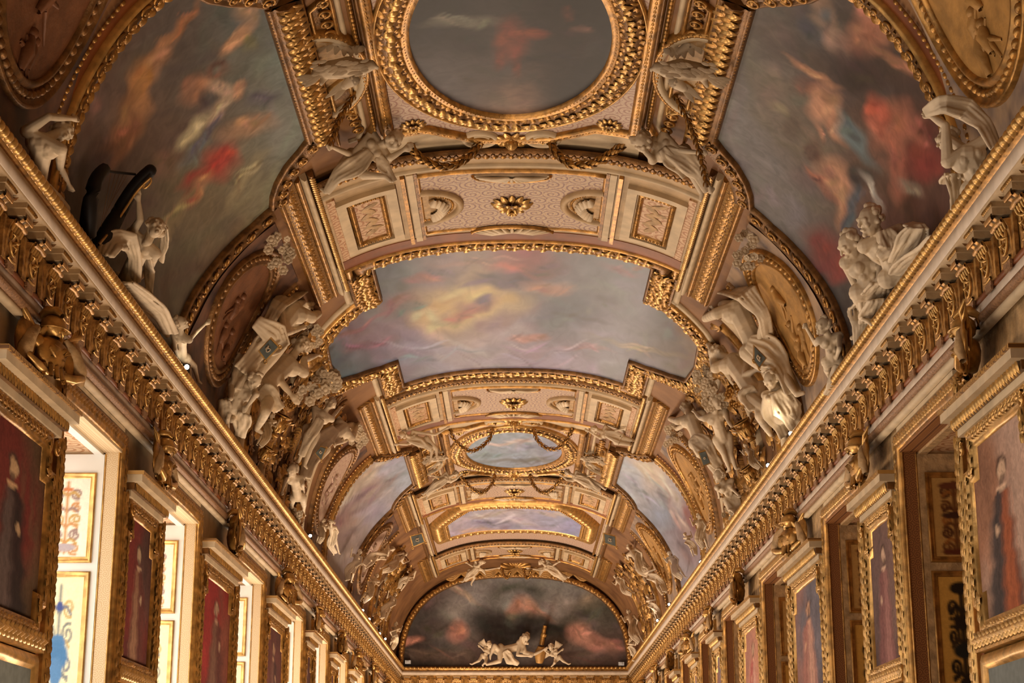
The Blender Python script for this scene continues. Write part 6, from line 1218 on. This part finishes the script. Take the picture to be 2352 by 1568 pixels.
# urn and cornucopia
def urn(label, cx, cy, ang, R, name):
    d = anchor_depth(cx, cy, .28); c = at_depth(cx, cy, d); u = R*d/F; z = unit(at_depth(cx+math.cos(ang)*50, cy-math.sin(ang)*50, d)-c); m = lookmat(c, z, -AX)
    t = thing(name, label, 'urn', tuple(c)); RY = Matrix.Rotation(math.pi/2, 4, 'Y')
    def lt(prof, nm, mtl, k=16):
        mb = MB(); v = [(z_*u, r*u*math.cos(2*math.pi*j/k), r*u*math.sin(2*math.pi*j/k)) for r, z_ in prof for j in range(k)]; v = np.array([tuple(m @ Vector(p)) for p in v]); mb.add(v, gridq(len(prof), k, True)); return part(mb, nm, mtl, t)
    b = lt([(.0, -1.5), (.5, -1.45), (.55, -1.3), (.25, -1.1), (.3, -.95), (.8, -.6), (1.0, -.1), (.95, .3), (.7, .55), (.75, .7), (.95, .85)], 'bowl', 'gold')
    lt([(.95, .85), (1.05, .9), (1.0, 1.0), (.8, .95)], 'rim', 'gold_bright')
    scatter(b, 'gadroon', LEAF_B, [m @ Matrix.Rotation(k*.63, 4, 'X') @ Matrix.Translation((-.3*u, 0, .95*u)) @ Matrix.Diagonal((1.1*u, .7*u, .3*u, 1)) for k in range(10)], 8)
    scatter(t, 'foliage_leaf', LEAF, [m @ Matrix.Rotation(k*.8, 4, 'X') @ Matrix.Rotation(-.9, 4, 'Y') @ Matrix.Translation((1.2*u, 0, .3*u)) @ Matrix.Diagonal((1.1*u, .8*u, .6*u, 1)) for k in range(8)], 8)
urn('gilt urn with gadroons tipped along the left haunch, among the stucco men', 642, 972, 1.1, 22, 'gilt_urn'); urn('gilt urn spilling foliage on the right haunch beside the slim stucco man', 1712, 985, 2.1, 21, 'gilt_urn')
urn('gilt basket low on the right cornice below the cornucopia leaves', 1722, 1085, 2.2, 16, 'gilt_basket'); urn('gilt basket low on the left cornice under the urn', 610, 1040, 1.0, 15, 'gilt_basket')
# lamps on the cornice
def lamp(label, px, py, light=True):
    sg = -1 if px < 1188 else 1; r = ray(px, py); tt = (sg*4.02-CAM.x)/r[0]; p = np.array(CAM)+r*tt
    t = thing('cornice_lamp', label, 'lamp', tuple(p), group='small lamps on the cornices')
    mb = MB(); lathe(mb, [(.0, -.06), (.05, -.055), (.055, .04), (.045, .05)], p, 10); box(mb, p[0]-.03, p[0]+.03, p[1]-.03, p[1]+.03, p[2]-.14, p[2]-.05); part(mb, 'housing', 'iron', t)
    mb = MB(); sphere(mb, p+np.array((-sg*.02, -.05, .0)), .03, 10, 8); part(mb, 'bulb', 'bulb', t)
    l = bpy.data.lights.new('lamp_glow', 'POINT'); l.energy = LAMP_POWER; l.color = (1, .86, .66); l.shadow_soft_size = .06
    o = bpy.data.objects.new('lamp_glow', l); COL.objects.link(o); o.parent = t; o.location = (-sg*.3, -.35, .2)
for lb, x, y in (('bright lamp at the foot of the left medallion child', 427, 845), ('lamp on the left cornice, first of the far group', 832, 1402), ('lamp on the left cornice, second of the far group', 847, 1422), ('lamp on the left cornice, third of the far group', 871, 1455), ('lamp on the left cornice, last before the end wall', 884, 1467), ('small lamp on the left cornice below the far pale painting', 711, 1231),
                 ('lamp on the right cornice below the drapery wrapped figure', 1818, 997), ('lamp on the right cornice beside the gilt basket', 1766, 1070), ('small lamp on the right cornice near the far pale painting', 1611, 1291), ('lamp on the right cornice, next to last before the end wall', 1538, 1388), ('brightest lamp on the right cornice near the end wall', 1511, 1425)): lamp(lb, x, y)
# end wall details
for lb, x, y in (('small white box at the left foot of the arched painting', 937, 1520), ('small white box at the right foot of the arched painting', 1427, 1524)):
    p = at_depth(x, y, (61.05)/ray(x, y)[1]); mb = MB(); box(mb, p[0]-.1, p[0]+.1, p[1]-.05, p[1]+.08, p[2]-.06, p[2]+.06); box(mb, p[0]-.04, p[0]+.04, p[1]-.07, p[1]-.05, p[2]-.03, p[2]+.03); top(mb, 'white_box', 'white_box', lb, 'box', smooth=False)
d = 60.75/ray(1245, 1470)[1]; p = at_depth(1240, 1500, d); t = thing('short_column', 'slanted golden column with an urn behind the reclining bearded man', 'column', tuple(p))
mb = MB(); m_tube(mb, pxpath([(1252, 1436), (1249, 1450), (1244, 1480)], d), [.07, .075, .085], 12); part(mb, 'shaft', 'gold', t)
mb = MB(); Q = pxpath([(1243, 1484), (1242, 1496), (1240, 1510), (1239, 1522)], d); m_tube(mb, Q, [.12, .2, .18, .12], 12); part(mb, 'urn', 'relief_gold', t)
mb = MB(); m_tube(mb, pxpath([(1250, 1455), (1248, 1461)], d), [.11, .11], 12); part(mb, 'collar', 'gold_bright', t)
# gilt shell and swags over the end painting
t = thing('gilt_shell', 'gilt scallop shell at the crown above the end painting', 'shell', (0, 60.3, 10.0))
d = 60.2/ray(1184, 1288)[1]; c = at_depth(1184, 1302, d)
for k in range(9):
    a = math.pi*(k+.5)/9; mb = MB(); q = at_depth(1184+34*math.cos(a), 1302-26*math.sin(a), d-.1); m_tube(mb, [c, (c+q)/2-AX*.08, q], [.04, .09, .11], 7); part(mb, 'shell_rib', 'gold', t)
t = thing('gilt_drapery', 'scalloped gilt drapery hanging along the top edge of the end painting', 'drapery', tuple(at_depth(1184, 1305, d)))
for k in range(8):
    x0 = 1016+43*k; mb = MB(); yy = lambda x: 1310+.00042*(x-1186)**2
    for j in range(4): m_tube(mb, spline(pxpath([(x0, yy(x0)-8+2*j), (x0+21, yy(x0+21)+2+5*j), (x0+43, yy(x0+43)-8+2*j)], 60.9/ray(1184, 1305)[1]), 8), .06, 6)
    part(mb, 'swag', 'relief_gold', t)
# ---------------------------------------------------------------- ribs and gilt relief between the figures
tr = thing('trim_11', 'gilt and cream ribs and foliage reliefs on both haunches of the vault', None, (0, 29, 9), kind='structure')
for sg in (-1, 1):
    for base in (29.2, 52.3):
        for dy, w, m in ((-3.55, .30, 'cream'), (-2.9, .12, 'gold'), (-1.25, .16, 'cream'), (-.95, .30, 'gold_net'), (.95, .30, 'gold_net'), (1.25, .16, 'cream'), (2.9, .12, 'gold'), (3.55, .30, 'cream')):
            if base > 50 and abs(dy) > 3: continue
            mb = MB(); pth = [(base+dy, sg*3.65), (base+dy*1.02, sg*4.6), (base+dy*1.08, sg*6.3)]; sweep(mb, V, pth, half_round(w, .10, 6, 0) if w < .2 else [(-w/2, 0), (-w/2, .09), (-w/2+.04, .12), (w/2-.04, .12), (w/2, .09), (w/2, 0)], step=.15); part(mb, 'rib', m, tr)
    mats_a, mats_b = [], []
    rs = np.random.RandomState(11+sg)
    for i in range(300):
        base = 29.2 if i < 190 else 52.2; y = base+rs.uniform(-3.4, 3.4)*(1 if base < 40 else .8); s = rs.uniform(3.6, 6.1); a = rs.uniform(0, 6.28); z = rs.uniform(.22, .42)
        fr = frame_at(V, y, sg*s, math.cos(a), math.sin(a), rs.uniform(.02, .12)); (mats_a if i % 3 else mats_b).append(fr @ Matrix.Diagonal((z, z, z*.7, 1)))
    scatter(tr, 'relief_leaf', ACAN, mats_a, 10, 200); scatter(tr, 'relief_scroll', SCROLL_O, mats_b, 10, 100)
# bake the sculpted surfaces
bpy.context.view_layer.update()
dg = bpy.context.evaluated_depsgraph_get()
for o in SCULPT:
    me = bpy.data.meshes.new_from_object(o.evaluated_get(dg)); old = o.data; nm = old.name
    o.modifiers.clear(); o.data = me; me.name = nm
    me.polygons.foreach_set('use_smooth', np.ones(len(me.polygons), bool))
